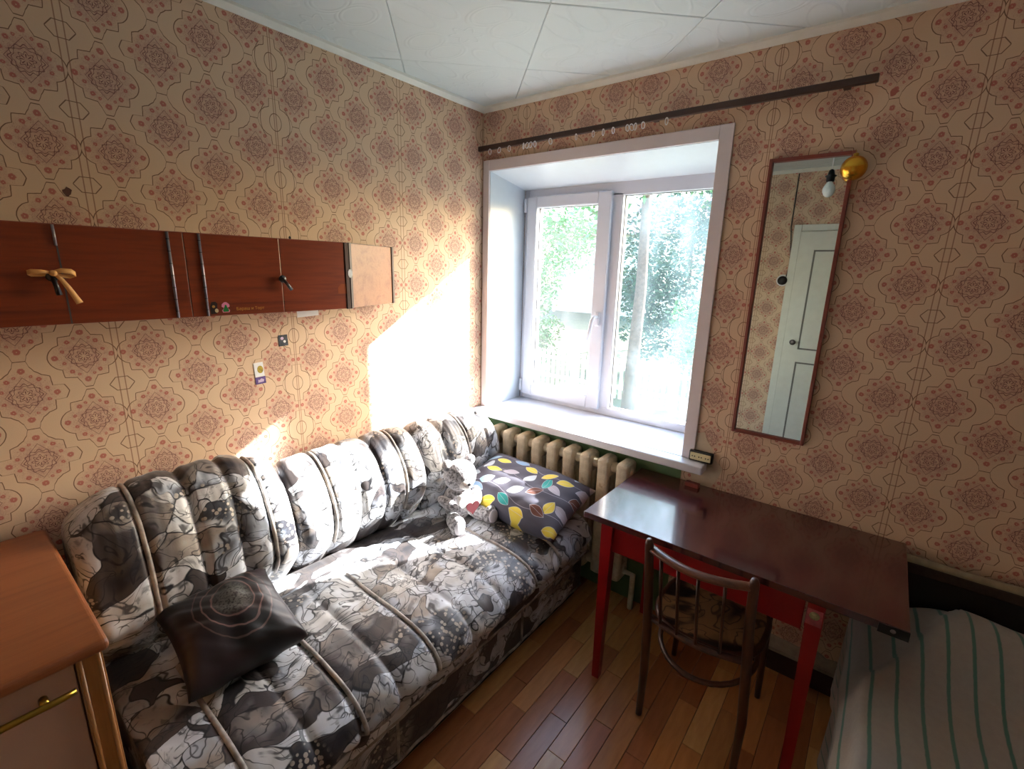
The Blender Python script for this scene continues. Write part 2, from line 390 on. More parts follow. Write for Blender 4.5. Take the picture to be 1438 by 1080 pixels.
def tapered(name, c0, s0, c1, s1, mat, parent=None):      # square bar from c0 (half sizes s0) up to c1 (s1)
    V = []
    for c, s in ((c0, s0), (c1, s1)):
        for dx, dy in ((-1, -1), (1, -1), (1, 1), (-1, 1)): V.append((c[0]+dx*s[0], c[1]+dy*s[1], c[2]))
    return pyd(name, V, [(3, 2, 1, 0), (4, 5, 6, 7), (0, 1, 5, 4), (1, 2, 6, 5), (2, 3, 7, 6), (3, 0, 4, 7)], mat, parent)
def lathe(name, prof, mat, parent=None, n=20, loc=(0, 0, 0), axis='z'):
    V = []; F = []
    for r, h in prof:
        for k in range(n):
            a = 2*PI*k/n; p = (r*math.cos(a), r*math.sin(a), h)
            if axis == 'y': p = (p[0], p[2], p[1])
            if axis == 'x': p = (p[2], p[0], p[1])
            V.append(tuple(p[i]+loc[i] for i in range(3)))
    m = len(prof)
    for i in range(m-1):
        for k in range(n): F.append((i*n+k, i*n+(k+1) % n, (i+1)*n+(k+1) % n, (i+1)*n+k))
    F.append(tuple(range(n))[::-1]); F.append(tuple((m-1)*n+k for k in range(n)))
    return pyd(name, V, F, mat, parent, True)
def ellipsoid(name, c, r, mat, parent=None, seg=20, rings=14, rot=None, fn=None):
    bm = bmesh.new(); bmesh.ops.create_uvsphere(bm, u_segments=seg, v_segments=rings, radius=1)
    for v in bm.verts:
        p = v.co.copy()
        if fn: p = fn(p)
        p = Vector((p[0]*r[0], p[1]*r[1], p[2]*r[2]))
        if rot: p = rot @ p
        v.co = p+Vector(c)
    return from_bm(name, bm, mat, parent, True)
def slab(name, poly, thick, mat, parent=None, plane='y', base=0.0, sgn=-1):   # thin plate with an outline: poly in (a, z); plane 'y' -> (a, ., z), 'x' -> (., a, z)
    n = len(poly); V = []
    for d in (base, base+sgn*thick):
        for a, b in poly: V.append((a, d, b) if plane == 'y' else ((d, a, b) if plane == 'x' else (a, b, d)))
    F = [tuple(range(n)), tuple(range(n, 2*n))[::-1]]+[(i, (i+1) % n, n+(i+1) % n, n+i) for i in range(n)]
    o = pyd(name, V, F, mat, parent); bm = bmesh.new(); bm.from_mesh(o.data); bmesh.ops.recalc_face_normals(bm, faces=bm.faces); bm.to_mesh(o.data); bm.free(); return o
def copy_tree(o, parent=None):
    c = o.copy(); COL.objects.link(c); c.parent = parent
    for ch in o.children: copy_tree(ch, c)
    return c
def fbm(x, y, s=0):
    return (math.sin(x*1.7+s)+math.sin(y*2.3+s*1.3)+math.sin((x+y)*1.1+s*.7)+.5*math.sin(x*5.1-y*3.7+s))/3.5
# ---------------------------------------------------------------- the room shell
XR = 3.0; YB = -2.37; ZC = 2.38
def clip_poly(poly, x0, x1, y0, y1):
    def cut(P, f, it):
        R = []
        for i in range(len(P)):
            a, b = P[i], P[(i+1) % len(P)]; fa, fb = f(a), f(b)
            if fa >= 0: R.append(a)
            if (fa >= 0) != (fb >= 0): t = fa/(fa-fb); R.append((a[0]+t*(b[0]-a[0]), a[1]+t*(b[1]-a[1])))
        return R
    for f in (lambda p: p[0]-x0, lambda p: x1-p[0], lambda p: p[1]-y0, lambda p: y1-p[1]):
        poly = cut(poly, f, 0)
        if not poly: return []
    return poly
flo = struct(box('floor', (0, YB, ZF-.08), (XR, 0, ZF-.004), M['subfloor'], None, 0))
PW = .0685; pm = {}
def plank_mesh(L, w, mi):
    key = (round(L, 3), round(w, 3), mi)
    if key not in pm:
        bm = bmesh.new(); g = .0007; bm_box(bm, (g, g, -.006), (w-g, L-g, 0), .0012, 1)
        me = bpy.data.meshes.new('plank'); bm.to_mesh(me); bm.free(); me.materials.append(M['planks'][mi]); pm[key] = me
    return pm[key]
ci = 0; x = .0
rp = random.Random(3)
while x < XR-.001:
    w = min(PW, XR-x); y = YB; off = [.0, .23, .11, .31, .05, .27, .17][ci % 7]
    first = True
    while y < -.001:
        L = .42 if not first else (.12+off)
        L = min(L, -y); L = round(L, 3); first = False
        me = plank_mesh(L, w, rp.choice([0, 0, 1, 1, 2, 2, 3, 4]))
        o = bpy.data.objects.new('plank', me); COL.objects.link(o); o.location = (x, y, ZF); o.parent = flo
        y += L
    x += PW; ci += 1
cei = struct(box('ceiling', (0, YB, ZC+.012), (XR, 0, ZC+.09), M['cornice'], None, 0))
TS = .487; d = TS/math.sqrt(2)
tn = 0
for i in range(-8, 9):
    for j in range(-8, 9):
        cx = .804+(i+j)*d; cy = -.611+d+(j-i)*d
        pl = clip_poly([(cx+d-.0012, cy), (cx, cy+d-.0012), (cx-d+.0012, cy), (cx, cy-d+.0012)], .001, XR-.001, YB+.001, -.001)
        if len(pl) < 3: continue
        n = len(pl); lv = [(px-cx, py-cy) for px, py in pl]
        ar = abs(sum(lv[k][0]*lv[(k+1) % n][1]-lv[(k+1) % n][0]*lv[k][1] for k in range(n)))/2
        if ar < 1e-4: continue
        cA = (sum(p[0] for p in lv)/n, sum(p[1] for p in lv)/n)
        V = []
        for zz, ins in ((.012, 0), (.002, 0), (0, .004)):
            for p in lv:
                dx, dy = p[0]-cA[0], p[1]-cA[1]; q = max(1e-6, math.hypot(dx, dy)); k = max(0, 1-ins/q); V.append((cA[0]+dx*k, cA[1]+dy*k, zz))
        F = [tuple(range(n))]+[(a*n+i2, (a+1)*n+i2, (a+1)*n+(i2+1) % n, a*n+(i2+1) % n) for a in (0, 1) for i2 in range(n)]+[tuple(range(2*n, 3*n))[::-1]]
        o = pyd('ceiling_tile', V, F, M['ceil'], cei)
        o.location = (cx, cy, ZC+random.uniform(-.0012, .0012)); bm = bmesh.new(); bm.from_mesh(o.data); bmesh.ops.recalc_face_normals(bm, faces=bm.faces); bm.to_mesh(o.data); bm.free()
# rotate the motif so that it follows the tile: handled by the tile's own space
wl = struct(box('wall_left', (-.15, YB-.15, ZF-.1), (0, .42, ZC+.1), M['paper_left'], None, 0))
struct(box('wall_right', (XR, YB-.15, ZF-.1), (XR+.15, .42, ZC+.1), M['paper_right'], None, 0))
wb = struct(box('wall_back', (0, YB-.15, ZF-.1), (XR, YB, ZC+.1), M['paper_back'], None, 0))
WX0, WX1, WZ0, WZ1 = .045, 1.157, .810, 2.088
bm = bmesh.new()
bm_box(bm, (0, 0, ZF-.1), (XR, .42, WZ0)); bm_box(bm, (0, 0, WZ1), (XR, .42, ZC+.1))
bm_box(bm, (0, 0, WZ0), (WX0, .42, WZ1)); bm_box(bm, (WX1, 0, WZ0), (XR, .42, WZ1))
wf = struct(from_bm('wall_front', bm, M['paper_front']))
# painted niche wall behind the radiator, bare plaster by the sill, stains
slab('green_paint_patch', [(.0, ZF), (1.16, ZF), (1.16, .809), (.0, .809)], .003, M['green_paint'], wf, 'y', 0)
tear = [(at(u, v, 1, 0)[0], at(u, v, 1, 0)[2]) for u, v in ((974, 608), (990, 607), (993, 618), (1000, 630), (1004, 646), (1015, 659), (1008, 672), (998, 684), (975, 683), (968, 660), (970, 640))]
slab('torn_wallpaper_patch', tear, .0012, M['plaster'], wf, 'y', 0)
def blob(name, u, v, ax, r, mat, par, seed):
    p = at(u, v, ax, 0); c = (p[1 - ax] if ax == 0 else p[0]); c = p[1] if ax == 0 else p[0]
    rr = random.Random(seed); poly = [(c+r*rr.uniform(.6, 1.1)*math.cos(a), p[2]+r*1.1*rr.uniform(.6, 1.1)*math.sin(a)) for a in [2*PI*k/11 for k in range(11)]]
    slab(name, poly, .0008, mat, par, 'y' if ax == 1 else 'x', 0, -1 if ax == 1 else 1)
blob('wall_stain', 95, 269, 0, .011, M['stain_dark'], wl, 1); blob('wall_stain', 1256, 129, 1, .012, M['stain_pink'], wf, 2)
blob('wall_stain', 1050, 150, 1, .012, M['stain_pink'], wf, 5); blob('wall_stain', 407, 334, 0, .006, M['black_plastic'], wl, 4)
# cornices
def cornice(name, a, b, inward):
    prof = [(0, 0), (.006, -.001), (.022, .014), (.024, .024), (0, .024)]
    V = []
    for p in (a, b):
        for q, h in prof: V.append((p[0]+inward[0]*q, p[1]+inward[1]*q, 2.357+h))
    n = len(prof); F = [tuple(range(n)), tuple(range(n, 2*n))[::-1]]+[(i, (i+1) % n, n+(i+1) % n, n+i) for i in range(n)]
    o = pyd(name, V, F, M['cornice']); bm = bmesh.new(); bm.from_mesh(o.data); bmesh.ops.recalc_face_normals(bm, faces=bm.faces); bm.to_mesh(o.data); bm.free(); struct(o)
cornice('trim_1', (0, YB), (0, 0), (1, 0)); cornice('trim_2', (0, 0), (XR, 0), (0, -1)); cornice('trim_3', (0, YB), (XR, YB), (0, 1)); cornice('trim_4', (XR, YB), (XR, 0), (-1, 0))
b_ = struct(box('baseboard_front', (1.16, -.028, ZF), (XR, 0, .135), M['base_dark'], None, .003))
V = []; F = []
for k in range(60):
    xx = 1.16+(XR-1.16)*k/59; t = random.uniform(.165, .20); V += [(xx, -.006, .136), (xx, -.006, t), (xx, -.0005, t+.004), (xx, -.026, .1365)]
for k in range(59): a = 4*k; F += [(a, a+4, a+5, a+1), (a+1, a+5, a+6, a+2), (a+3, a+7, a+4, a)]
pyd('flaking_edge', V, F, M['chalk'], b_)
struct(box('baseboard_left', (0, YB, ZF), (.02, -.0, .12), M['base_dark'], None, .003))
struct(box('baseboard_back', (0.02, YB, ZF), (1.08, YB+.02, .12), M['base_dark'], None, .003))

# ---------------------------------------------------------------- the window
win = struct(empty('window_1', (0, 0, 0)))
def quadbox(name, P, mat):      # eight corners
    return pyd(name, P, [(0, 3, 2, 1), (4, 5, 6, 7), (0, 1, 5, 4), (1, 2, 6, 5), (2, 3, 7, 6), (3, 0, 4, 7)], mat, win)
YF = .30; FZ0, FZ1, FX0, FX1 = .846, 2.045, .048, 1.154
# reveal lining (three boards)
quadbox('reveal_board', [(.0452, 0, .846), (.0472, 0, .846), (.0472, YF, .846), (.0452, YF, .846), (.0452, 0, 2.086), (.0472, 0, 2.086), (.0472, YF, 2.034), (.0452, YF, 2.034)], M['reveal'])
quadbox('reveal_board', [(1.1548, 0, .846), (1.1568, 0, .846), (1.1568, YF, .846), (1.1548, YF, .846), (1.1548, 0, 2.086), (1.1568, 0, 2.086), (1.1568, YF, 2.034), (1.1548, YF, 2.034)], M['reveal'])
quadbox('reveal_board', [(.0452, 0, 2.085), (1.1568, 0, 2.085), (1.1568, YF, 2.033), (.0452, YF, 2.033), (.0452, 0, 2.0875), (1.1568, 0, 2.0875), (1.1568, YF, 2.0875), (.0452, YF, 2.0875)], M['reveal'])
# flat casing round the opening
box('casing', (.006, -.010, .846), (.0455, 0, 2.137), M['casing'], win, .002)
box('casing', (1.1565, -.010, .846), (1.2065, 0, 2.137), M['casing'], win, .002)
box('casing', (.0456, -.0095, 2.0865), (1.1564, 0, 2.1365), M['casing'], win, .002)
# sill board
box('window_sill', (.002, -.075, .8105), (1.262, -.0005, .846), M['white_plastic'], win, .006, 3)
box('window_sill', (.0455, -.0005, .8105), (1.1565, .36, .846), M['white_plastic'], win, 0)
def rect_frame(name, x0, x1, z0, z1, wl_, wr, wb_, wt, y0, y1, mat, par, bev=.004):
    bm = bmesh.new()
    bm_box(bm, (x0, y0, z0), (x0+wl_, y1, z1), bev); bm_box(bm, (x1-wr, y0, z0), (x1, y1, z1), bev)
    bm_box(bm, (x0+wl_-.001, y0, z0), (x1-wr+.001, y1, z0+wb_), bev); bm_box(bm, (x0+wl_-.001, y0, z1-wt), (x1-wr+.001, y1, z1), bev)
    return from_bm(name, bm, mat, par)
fr = rect_frame('window_frame', FX0, FX1, FZ0, FZ1, .035, .085, .042, .074, YF, YF+.06, M['white_plastic'], win)
box('mullion', (.585, YF, FZ0+.04), (.645, YF+.06, FZ1-.06), M['white_plastic'], fr, .004)
sash = rect_frame('sash', .078, .592, FZ0+.028, FZ1-.050, .066, .074, .070, .060, YF-.022, YF+.045, M['white_plastic'], win, .006)
def pane(x0, x1, z0, z1, y, mat, par):
    V = [(x0, y, z0), (x1, y, z0), (x1, y, z1), (x0, y, z1)]; pyd('pane', V, [(0, 1, 2, 3)], mat, par)
    for nm, lo, hi in (('gasket', (x0-.004, y-.004, z0-.004), (x0+.004, y+.004, z1+.004)), ('gasket', (x1-.004, y-.004, z0-.004), (x1+.004, y+.004, z1+.004)), ('gasket', (x0, y-.004, z0-.004), (x1, y+.004, z0+.003)), ('gasket', (x0, y-.004, z1-.003), (x1, y+.004, z1+.004))):
        box(nm, lo, hi, M['gasket'], par, 0)
pane(.143, .519, .943, 1.936, YF+.012, M['glass_dusty'], sash)
pane(.644, 1.070, .887, 1.972, YF+.028, M['glass'], fr)
hb = box('handle_base', (.545, YF-.032, 1.33), (.573, YF-.0215, 1.40), M['white_plastic'], sash, .004)
tube('handle', [(.559, YF-.03, 1.375), (.559, YF-.062, 1.375), (.555, YF-.072, 1.36), (.545, YF-.074, 1.30), (.532, YF-.072, 1.255), (.525, YF-.066, 1.235)], [.010, .010, .011, .010, .008, .005], M['white_plastic'], hb, 10, 1.0)
for zz in (.93, 1.95): tube('hinge', [(.070, YF-.024, zz-.035), (.070, YF-.024, zz+.035)], .008, M['white_plastic'], sash, 8)

# ---------------------------------------------------------------- curtain rail with rings
rod = tag(empty('curtain_rod', (.8, -.04, 2.19)), 'thin dark brown curtain rail above the window, bare of curtains', 'curtain rod')
def at_rod(u): return at(u, 0, 1, -.04)[0]
V = box('rail', (-.797, -.008, -.013), (.81, .010, .010), M['rod'], rod, .003); V.rotation_euler = (0, -.004, 0)
for xx in (-.60, .1, .72): box('bracket', (xx, .010, -.008), (xx+.02, .040, .008), M['rod'], rod, .002)
ri = None
def rod_x(u):
    lo, hi = 0., 1.7
    for _ in range(40):
        mid = (lo+hi)/2; q = RC @ (np.array([mid, -.04, 2.18])-CP)
        if 719+FPX*q[0]/q[2] < u: lo = mid
        else: hi = mid
    return lo
for k, u in enumerate((690, 703, 717, 737, 742, 747, 753, 775, 811, 835, 849, 863, 883, 889, 894, 905, 938)):
    x_ = rod_x(u)
    if ri is None:
        ri = tube('curtain_ring', [(.0075*math.cos(a), 0, .0125*math.sin(a)) for a in [2*PI*i/12 for i in range(13)]], .0019, M['paper_white'], None, 6)
        o = ri
    else: o = ri.copy(); COL.objects.link(o)
    o.location = (x_, -.050, 2.190-.024+(x_-.8)*.004); o.rotation_euler = (0, random.uniform(-.3, .3), random.uniform(-.6, .6))
    tag(o, 'small white plastic ring hanging from the brown curtain rail', 'curtain ring', 'rings on the curtain rail')

# ---------------------------------------------------------------- mirror and the gold ball
mi = tag(empty('wall_mirror', (1.462, 0, 1.0)), 'tall narrow mirror in a thin red-brown frame on the wallpaper', 'mirror')
x0, x1, z0, z1 = -.124, .124, .008, 1.0
for lo, hi in (((x0, -.02, z0), (x0+.012, -.001, z1)), ((x1-.012, -.02, z0), (x1, -.001, z1)), ((x0+.012, -.02, z0), (x1-.012, -.001, z0+.012)), ((x0+.012, -.02, z1-.012), (x1-.012, -.001, z1))):
    box('frame_strip', lo, hi, M['mirror_frame'], mi, .002)
box('mirror_glass', (x0+.010, -.008, z0+.010), (x1-.010, -.003, z1-.010), M['mirror'], mi, 0)
g_ = at(1199, 236, 1, -.045)
gb = tag(empty('gold_bauble', tuple(g_)), 'shiny gold ball ornament hanging from the mirror corner', 'ornament')
ellipsoid('ball', (0, 0, 0), (.036, .036, .036), M['gold'], gb, 24, 16)
lathe('cap', [(.008, .033), (.008, .042), (.003, .044)], M['brass'], gb, 10)
tube('thread', [(0, 0, .043), (-.004, .02, .058), (-.004, .026, .062)], .0008, M['brass'], gb, 5)

# ---------------------------------------------------------------- triple wall socket standing on the sill end
so = tag(empty('wall_socket', (1.237, -.001, .846)), 'small cream triple socket in a black frame at the sill end', 'socket')
box('housing', (-.048, -.022, .001), (.048, 0, .046), M['black_plastic'], so, .006, 3)
fa = box('face', (-.041, -.0255, .008), (.041, -.020, .039), M['cream'], so, .002)
for k in (-.027, 0, .027):
    for j in (-.005, .005): lathe('contact_hole', [(.0028, 0), (.0028, .0006)], M['black_plastic'], fa, 8, (k+j, -.0262, .0235), 'y')

# ---------------------------------------------------------------- radiator
ra = tag(empty('radiator', (.15, -.064, .19)), 'old cast iron radiator with flaking cream paint under the window sill', 'radiator')
def rad_section():
    bm = bmesh.new()
    for yy in (-.034, .034):
        bm_box(bm, (-.028, yy-.018, .0), (.028, yy+.018, .585), .013, 3)
    bm_box(bm, (-.030, -.053, .49), (.030, .053, .592), .022, 3); bm_box(bm, (-.030, -.053, -.005), (.030, .053, .09), .022, 3)
    me = bpy.data.meshes.new('section'); bm.to_mesh(me); bm.free(); me.materials.append(M['radiator'])
    for p in me.polygons: p.use_smooth = False
    return me
rm = rad_section()
for k in range(9):
    o = bpy.data.objects.new('section', rm); COL.objects.link(o); o.parent = ra; o.location = (.035+k*.094, 0, 0)
for zz in (.545, .04): tube('header', [(-.0, 0, zz), (.82, 0, zz)], .024, M['radiator'], ra, 12)
tube('feed_pipe', [(.80, 0, .04), (.865, 0, .04), (.865, 0, -.139)], .013, M['radiator'], ra, 10)
for xx in (.08, .70): box('wall_hook', (xx, .04, .50), (xx+.02, .060, .53), M['radiator'], ra, .002)

# ---------------------------------------------------------------- wall cabinets
D = .2; CZ0, CZ1 = 1.452, 1.686
def wall_cabinet(name, y0, y1, doors, label):
    c = tag(empty(name, (0, (y0+y1)/2, CZ0)), label, 'cabinet'); ym = (y0+y1)/2; h = CZ1-CZ0
    box('carcass', (.001, y0-ym, 0), (D-.017, y1-ym, h), M['mahogany'], c, .001)
    for i, (a, b) in enumerate(doors):
        dr = box('door', (D-.016, a-ym+.0003, .002), (D, b-ym-.0003, h-.002), M['mahogany'], c, .0015)
    return c, ym
def piano_hinge(c, ym, y, flip):
    tube('piano_hinge', [(D+.002, y-ym, .003), (D+.002, y-ym, CZ1-CZ0-.003)], .0038, M['metal'], c, 8)
    for k in range(7): zz = .02+k*.032; tube('hinge_ring', [(D+.002, y-ym, zz), (D+.002, y-ym, zz+.002)], .0044, M['gasket'], c, 8)
cA, ymA = wall_cabinet('wall_cabinet', -2.02, -1.456, [(-1.94, -1.714), (-1.714, -1.492)], 'long red-brown wall cabinet whose door knob wears an apricot ribbon')
cB, ymB = wall_cabinet('wall_cabinet', -1.4545, -.947, [(-1.417, -1.192), (-1.192, -.962)], 'red-brown wall cabinet with stickers on its door and a piano hinge')
box('end_board', (D-.016, -1.492-ymA+.0008, .002), (D, -1.456-ymA, CZ1-CZ0-.002), M['mahogany'], cA, .001)
box('end_board', (D-.016, -1.4545-ymB, .002), (D, -1.417-ymB-.0008, CZ1-CZ0-.002), M['mahogany'], cB, .001)
box('edge_strip', (D-.016, -.961-ymB, .001), (D+.003, -.947-ymB, CZ1-CZ0-.001), M['edge_dark'], cB, .001)
piano_hinge(cA, ymA, -1.492, 1); piano_hinge(cB, ymB, -1.417, 1)
tube('piano_hinge', [(D+.002, -1.716-ymA, CZ1-CZ0-.003), (D+.002, -1.716-ymA, CZ1-CZ0-.05)], .003, M['metal'], cA, 8)
box('door_gap', (D-.001, -1.7155-ymA, .003), (D+.0006, -1.7125-ymA, CZ1-CZ0-.05), M['gasket'], cA, 0)
def knob(c, ym, y, z, ang):
    k = lathe('knob', [(.006, 0), (.006, .008), (.011, .011), (.012, .016), (.008, .020)], M['black_plastic'], c, 14, (D, y-ym, z-CZ0), 'x')
    q = (math.sin(ang), -math.cos(ang)); tube('lever', [(D+.016, y-ym, z-CZ0), (D+.020, y-ym+q[0]*.02, z-CZ0+q[1]*.02), (D+.018, y-ym+q[0]*.042, z-CZ0+q[1]*.042)], [.005, .005, .006], M['black_plastic'], k, 8)
knob(cA, ymA, -1.735, 1.566, .15); knob(cB, ymB, -1.197, 1.560, .62)
# paper scrap, tape and stickers on cabinet B
P = at(491, 384, 0, D)
oct_ = [(P[1]-ymB+.009*math.cos(a), P[2]-CZ0+.016*math.sin(a)) for a in [PI/8+PI/4*k for k in range(8)]]
slab('paper_scrap', oct_, .0012, M['paper_white'], cB, 'x', D+.0032, 1)
P = at(481, 406, 0, D); tp = [(P[1]-ymB-.018, P[2]-CZ0-.016), (P[1]-ymB+.016, P[2]-CZ0-.016), (P[1]-ymB+.016, P[2]-CZ0+.018), (P[1]-ymB-.006, P[2]-CZ0+.018), (P[1]-ymB-.018, P[2]-CZ0+.006)]
slab('tape_piece', tp, .0006, M['clear_tape'], cB, 'x', D, 1)
def sticker(par, ym, u, v, parts):
    P = at(u, v, 0, D); cy, cz = P[1]-ym, P[2]-CZ0; first = None
    for k, (mat, poly) in enumerate(parts):
        o = slab('sticker' if first is None else 'sticker_print', [(cy+a, cz+b) for a, b in poly], .0005, M[mat], first or par, 'x', D+.0001+k*.0006, 1)
        first = first or o
def disc(cx, cy, r, n=10, sx=1, sy=1): return [(cx+r*sx*math.cos(2*PI*k/n), cy+r*sy*math.sin(2*PI*k/n)) for k in range(n)]
sticker(cB, ymB, 301, 432, [('st_dark', [(-.010, -.018), (.006, -.018), (.009, .012), (.004, .017), (-.006, .016), (-.011, .004)]), ('st_gold', disc(-.002, .003, .004)), ('st_cream', disc(.005, -.009, .0055, 10, .9, 1.1))])
sticker(cB, ymB, 317, 432, [('st_pink', [(-.009, -.014), (.009, -.014), (.011, -.008), (.005, -.001), (.011, .003), (.010, .010), (.003, .016), (-.003, .016), (-.010, .010), (-.011, .003), (-.005, -.001), (-.011, -.008)]), ('st_green', [(-.007, -.012), (.007, -.012), (.008, -.008), (.003, .003), (.002, .008), (-.002, .008), (-.003, .003), (-.008, -.008)])])
P = at(352, 433, 0, D)
tx = bpy.data.curves.new('lettering', 'FONT'); tx.body = 'Бараш и Торт'; tx.size = .0125; tx.align_x = 'CENTER'; tx.align_y = 'CENTER'; tx.extrude = .0002
to = bpy.data.objects.new('lettering', tx); COL.objects.link(to); to.parent = cB; to.location = (D+.0004, P[1]-ymB, P[2]-CZ0); to.rotation_euler = (PI/2, 0, PI/2); tx.materials.append(M['st_gold'])
# slanted end unit
ev = np.array([.061-.200, -.641+.9455]); el = np.hypot(*ev); ed = ev/el; en = np.array([ed[1], -ed[0]])
ce = tag(empty('corner_cabinet', (.2, -.9455, CZ0), 0), 'slanted end unit with a reddish wood panel tinted paler as window-lit, tapering back to the wall', 'cabinet')
ang = math.atan2(ed[1], ed[0]); h = CZ1-CZ0
pw = box('panel', (.016, -.014, .003), (el-.016, 0, h-.003), M['mahogany_lit'], ce, .001); pw.rotation_euler = (0, 0, ang)
for a, b in ((.0005, .015), (el-.015, el)):
    q = box('edge_strip', (a, -.003 if a < .01 else -.02, .001), (b, .004, h-.001), M['edge_dark'], ce, .001); q.rotation_euler = (0, 0, ang)
# the strips and panel sit on the side that faces the room
for ch in ce.children: ch.scale = (1, -1, 1)
for z_ in (0.0, h-.012):
    pyd('shelf_board', [(-.199, .0005, z_), (-.018, .0005, z_), (-.150, .290, z_), (-.199, .290, z_), (-.199, .0005, z_+.012), (-.018, .0005, z_+.012), (-.150, .290, z_+.012), (-.199, .290, z_+.012)], [(0, 3, 2, 1), (4, 5, 6, 7), (0, 1, 5, 4), (1, 2, 6, 5), (2, 3, 7, 6), (3, 0, 4, 7)], M['edge_dark'], ce)
# ribbon tied to the knob
rb = tag(empty('ribbon_bow', (D+.012, -1.735, 1.572)), 'apricot ribbon tied in a bow on a black cabinet knob', 'ribbon')
def strip(name, cen, width, mat, par, wv=(0, 0, 1)):
    V = []; F = []
    for p, w in zip(cen, width if isinstance(width, list) else [width]*len(cen)):
        V += [(p[0], p[1]-wv[1]*w/2, p[2]-wv[2]*w/2), (p[0], p[1]+wv[1]*w/2, p[2]+wv[2]*w/2)]
    for i in range(len(cen)-1): F.append((2*i, 2*i+2, 2*i+3, 2*i+1))
    o = pyd(name, V, F, mat, par, True); md = o.modifiers.new('th', 'SOLIDIFY'); md.thickness = .0008; return o
strip('loop', [(.008, 0, .003), (.014, -.018, .006), (.013, -.034, .006), (.004, -.040, .003), (-.002, -.034, -.001), (.002, -.018, -.002), (.008, 0, 0)], [.006, .008, .010, .010, .010, .008, .006], M['ribbon'], rb)
strip('loop', [(.008, 0, .004), (.014, .016, .008), (.014, .034, .006), (.006, .042, .0), (-.002, .032, -.006), (.002, .016, -.004), (.008, 0, 0)], [.007, .011, .012, .011, .009, .008, .006], M['ribbon'], rb)
strip('tail', [(.009, .004, .0), (.010, .014, -.012), (.009, .024, -.032), (.008, .034, -.056), (.008, .039, -.068)], [.007, .009, .011, .013, .014], M['ribbon'], rb, (0, .93, .35))
ellipsoid('knot', (.010, .002, .002), (.006, .008, .007), M['ribbon'], rb, 12, 8)
# cards stuck to the wallpaper
def card(name, u, v, w, hh, mat, label, tilt=0, lift=0, inner=None):
    P = at(u, v, 0, 0); c = tag(empty(name, (0, P[1], P[2])), label, 'picture')
    ca, sa = math.cos(tilt), math.sin(tilt); R2 = lambda a, b: (a*ca-b*sa, a*sa+b*ca)
    slab('card', [R2(a*w/2, b*hh/2) for a, b in ((-1, -1), (1, -1), (1, 1), (-1, 1))], .0012, M[mat], c, 'x', .0005, 1)
    for k, (mt, poly) in enumerate(inner or []): slab('print', [R2(a, b) for a, b in poly], .0005, M[mt], c, 'x', .0018+k*.0006, 1)
card('picture_card', 397.5, 478, .034, .041, 'card_dark', 'small square dark blue-grey picture stuck to the wallpaper', .03, 0, [('card_pale', disc(-.004, .008, .006)), ('paper_white', disc(.004, -.004, .005))])
card('picture_card', 363.5, 519, .033, .052, 'paper_white', 'small white card with a yellow picture on the wallpaper', .05, 0, [('card_yellow', disc(.004, .0, .014, 12, .75, 1))])
card('picture_card', 366, 534, .036, .026, 'card_purple', 'small purple card with pale shapes under a white card', .05, 0, [('card_pale', [(-.010, -.007), (.010, -.006), (.012, .002), (.003, .007), (-.004, .002), (-.009, .004)])])
P0, P1 = at(417, 441.5, 0, 0), at(447, 440, 0, 0)
pp = tag(empty('paper_slip', (0, P0[1], P0[2])), 'narrow white paper strip poking out below the wall cabinet', 'paper'); slab('paper', [(0, -.012), (P1[1]-P0[1], -.008), (P1[1]-P0[1], .03), (0, .03)], .001, M['paper_white'], pp, 'x', .0005, 1)
# ---------------------------------------------------------------- sofa
def catmull(pts, n):
    P = [np.array(p, float) for p in pts]; m = len(P); out = []
    for k in range(n):
        t = k*m/n; i = int(t); f = t-i; a, b, c, d = P[(i-1) % m], P[i % m], P[(i+1) % m], P[(i+2) % m]
        out.append(.5*((2*b)+(c-a)*f+(2*a-5*b+4*c-d)*f*f+(3*b-a-3*c+d)*f**3))
    return out
def puff(name, prof, y0, y1, seams, mat, parent, ny=110, npf=44, depth=.06, wid=.016, endp=7, endmin=.72, seed=0, topfn=None, wr=.004, skew=0.0):
    pts = catmull(prof, npf); c = sum(pts)/len(pts); xs = [p[0] for p in pts]; x0, x1 = min(xs), max(xs); zs = [p[1] for p in pts]; z0, z1 = min(zs), max(zs)
    V = []; F = []
    for j in range(ny+1):
        s = j/ny; y = y0+(y1-y0)*s; e = abs(2*s-1); er = endmin+(1-endmin)*(max(0, 1-e**endp))**.5
        for k, p in enumerate(pts):
            wt = min(1, max(0, ((p[0]-x0)/(x1-x0))*.9+max(0, (p[1]-z0)/(z1-z0)-.5)*1.0)); wt = wt**.7
            yy = y+skew*(p[0]-c[0])
            cr = sum(math.exp(-((yy-ys)/wid)**2)+.35*math.exp(-((yy-ys)/(wid*3.2))**2) for ys in seams)
            nz = fbm(yy*22+p[0]*9, p[1]*15, seed)*wr+fbm(yy*55, (p[0]+p[1])*12, seed+2)*wr*.6
            dirv = (p-c); L = np.linalg.norm(dirv)+1e-9; dirv = dirv/L
            q = c+(p-c)*er+dirv*wt*(nz-depth*cr*.8)
            z = q[1]
            if topfn: z = z0+(z-z0)*topfn(y)
            V.append((q[0], y+ (0 if 0 < j < ny else 0), z))
    for j in range(ny):
        for k in range(npf): F.append((j*npf+k, j*npf+(k+1) % npf, (j+1)*npf+(k+1) % npf, (j+1)*npf+k))
    F.append(tuple(range(npf))[::-1]); F.append(tuple(ny*npf+k for k in range(npf)))
    o = pyd(name, V, F, mat, parent, True); bm = bmesh.new(); bm.from_mesh(o.data); bmesh.ops.recalc_face_normals(bm, faces=bm.faces); bm.to_mesh(o.data); bm.free()
    for p in o.data.polygons: p.use_smooth = len(p.vertices) == 4
    return o, V, npf, pts, c
SY = -.95
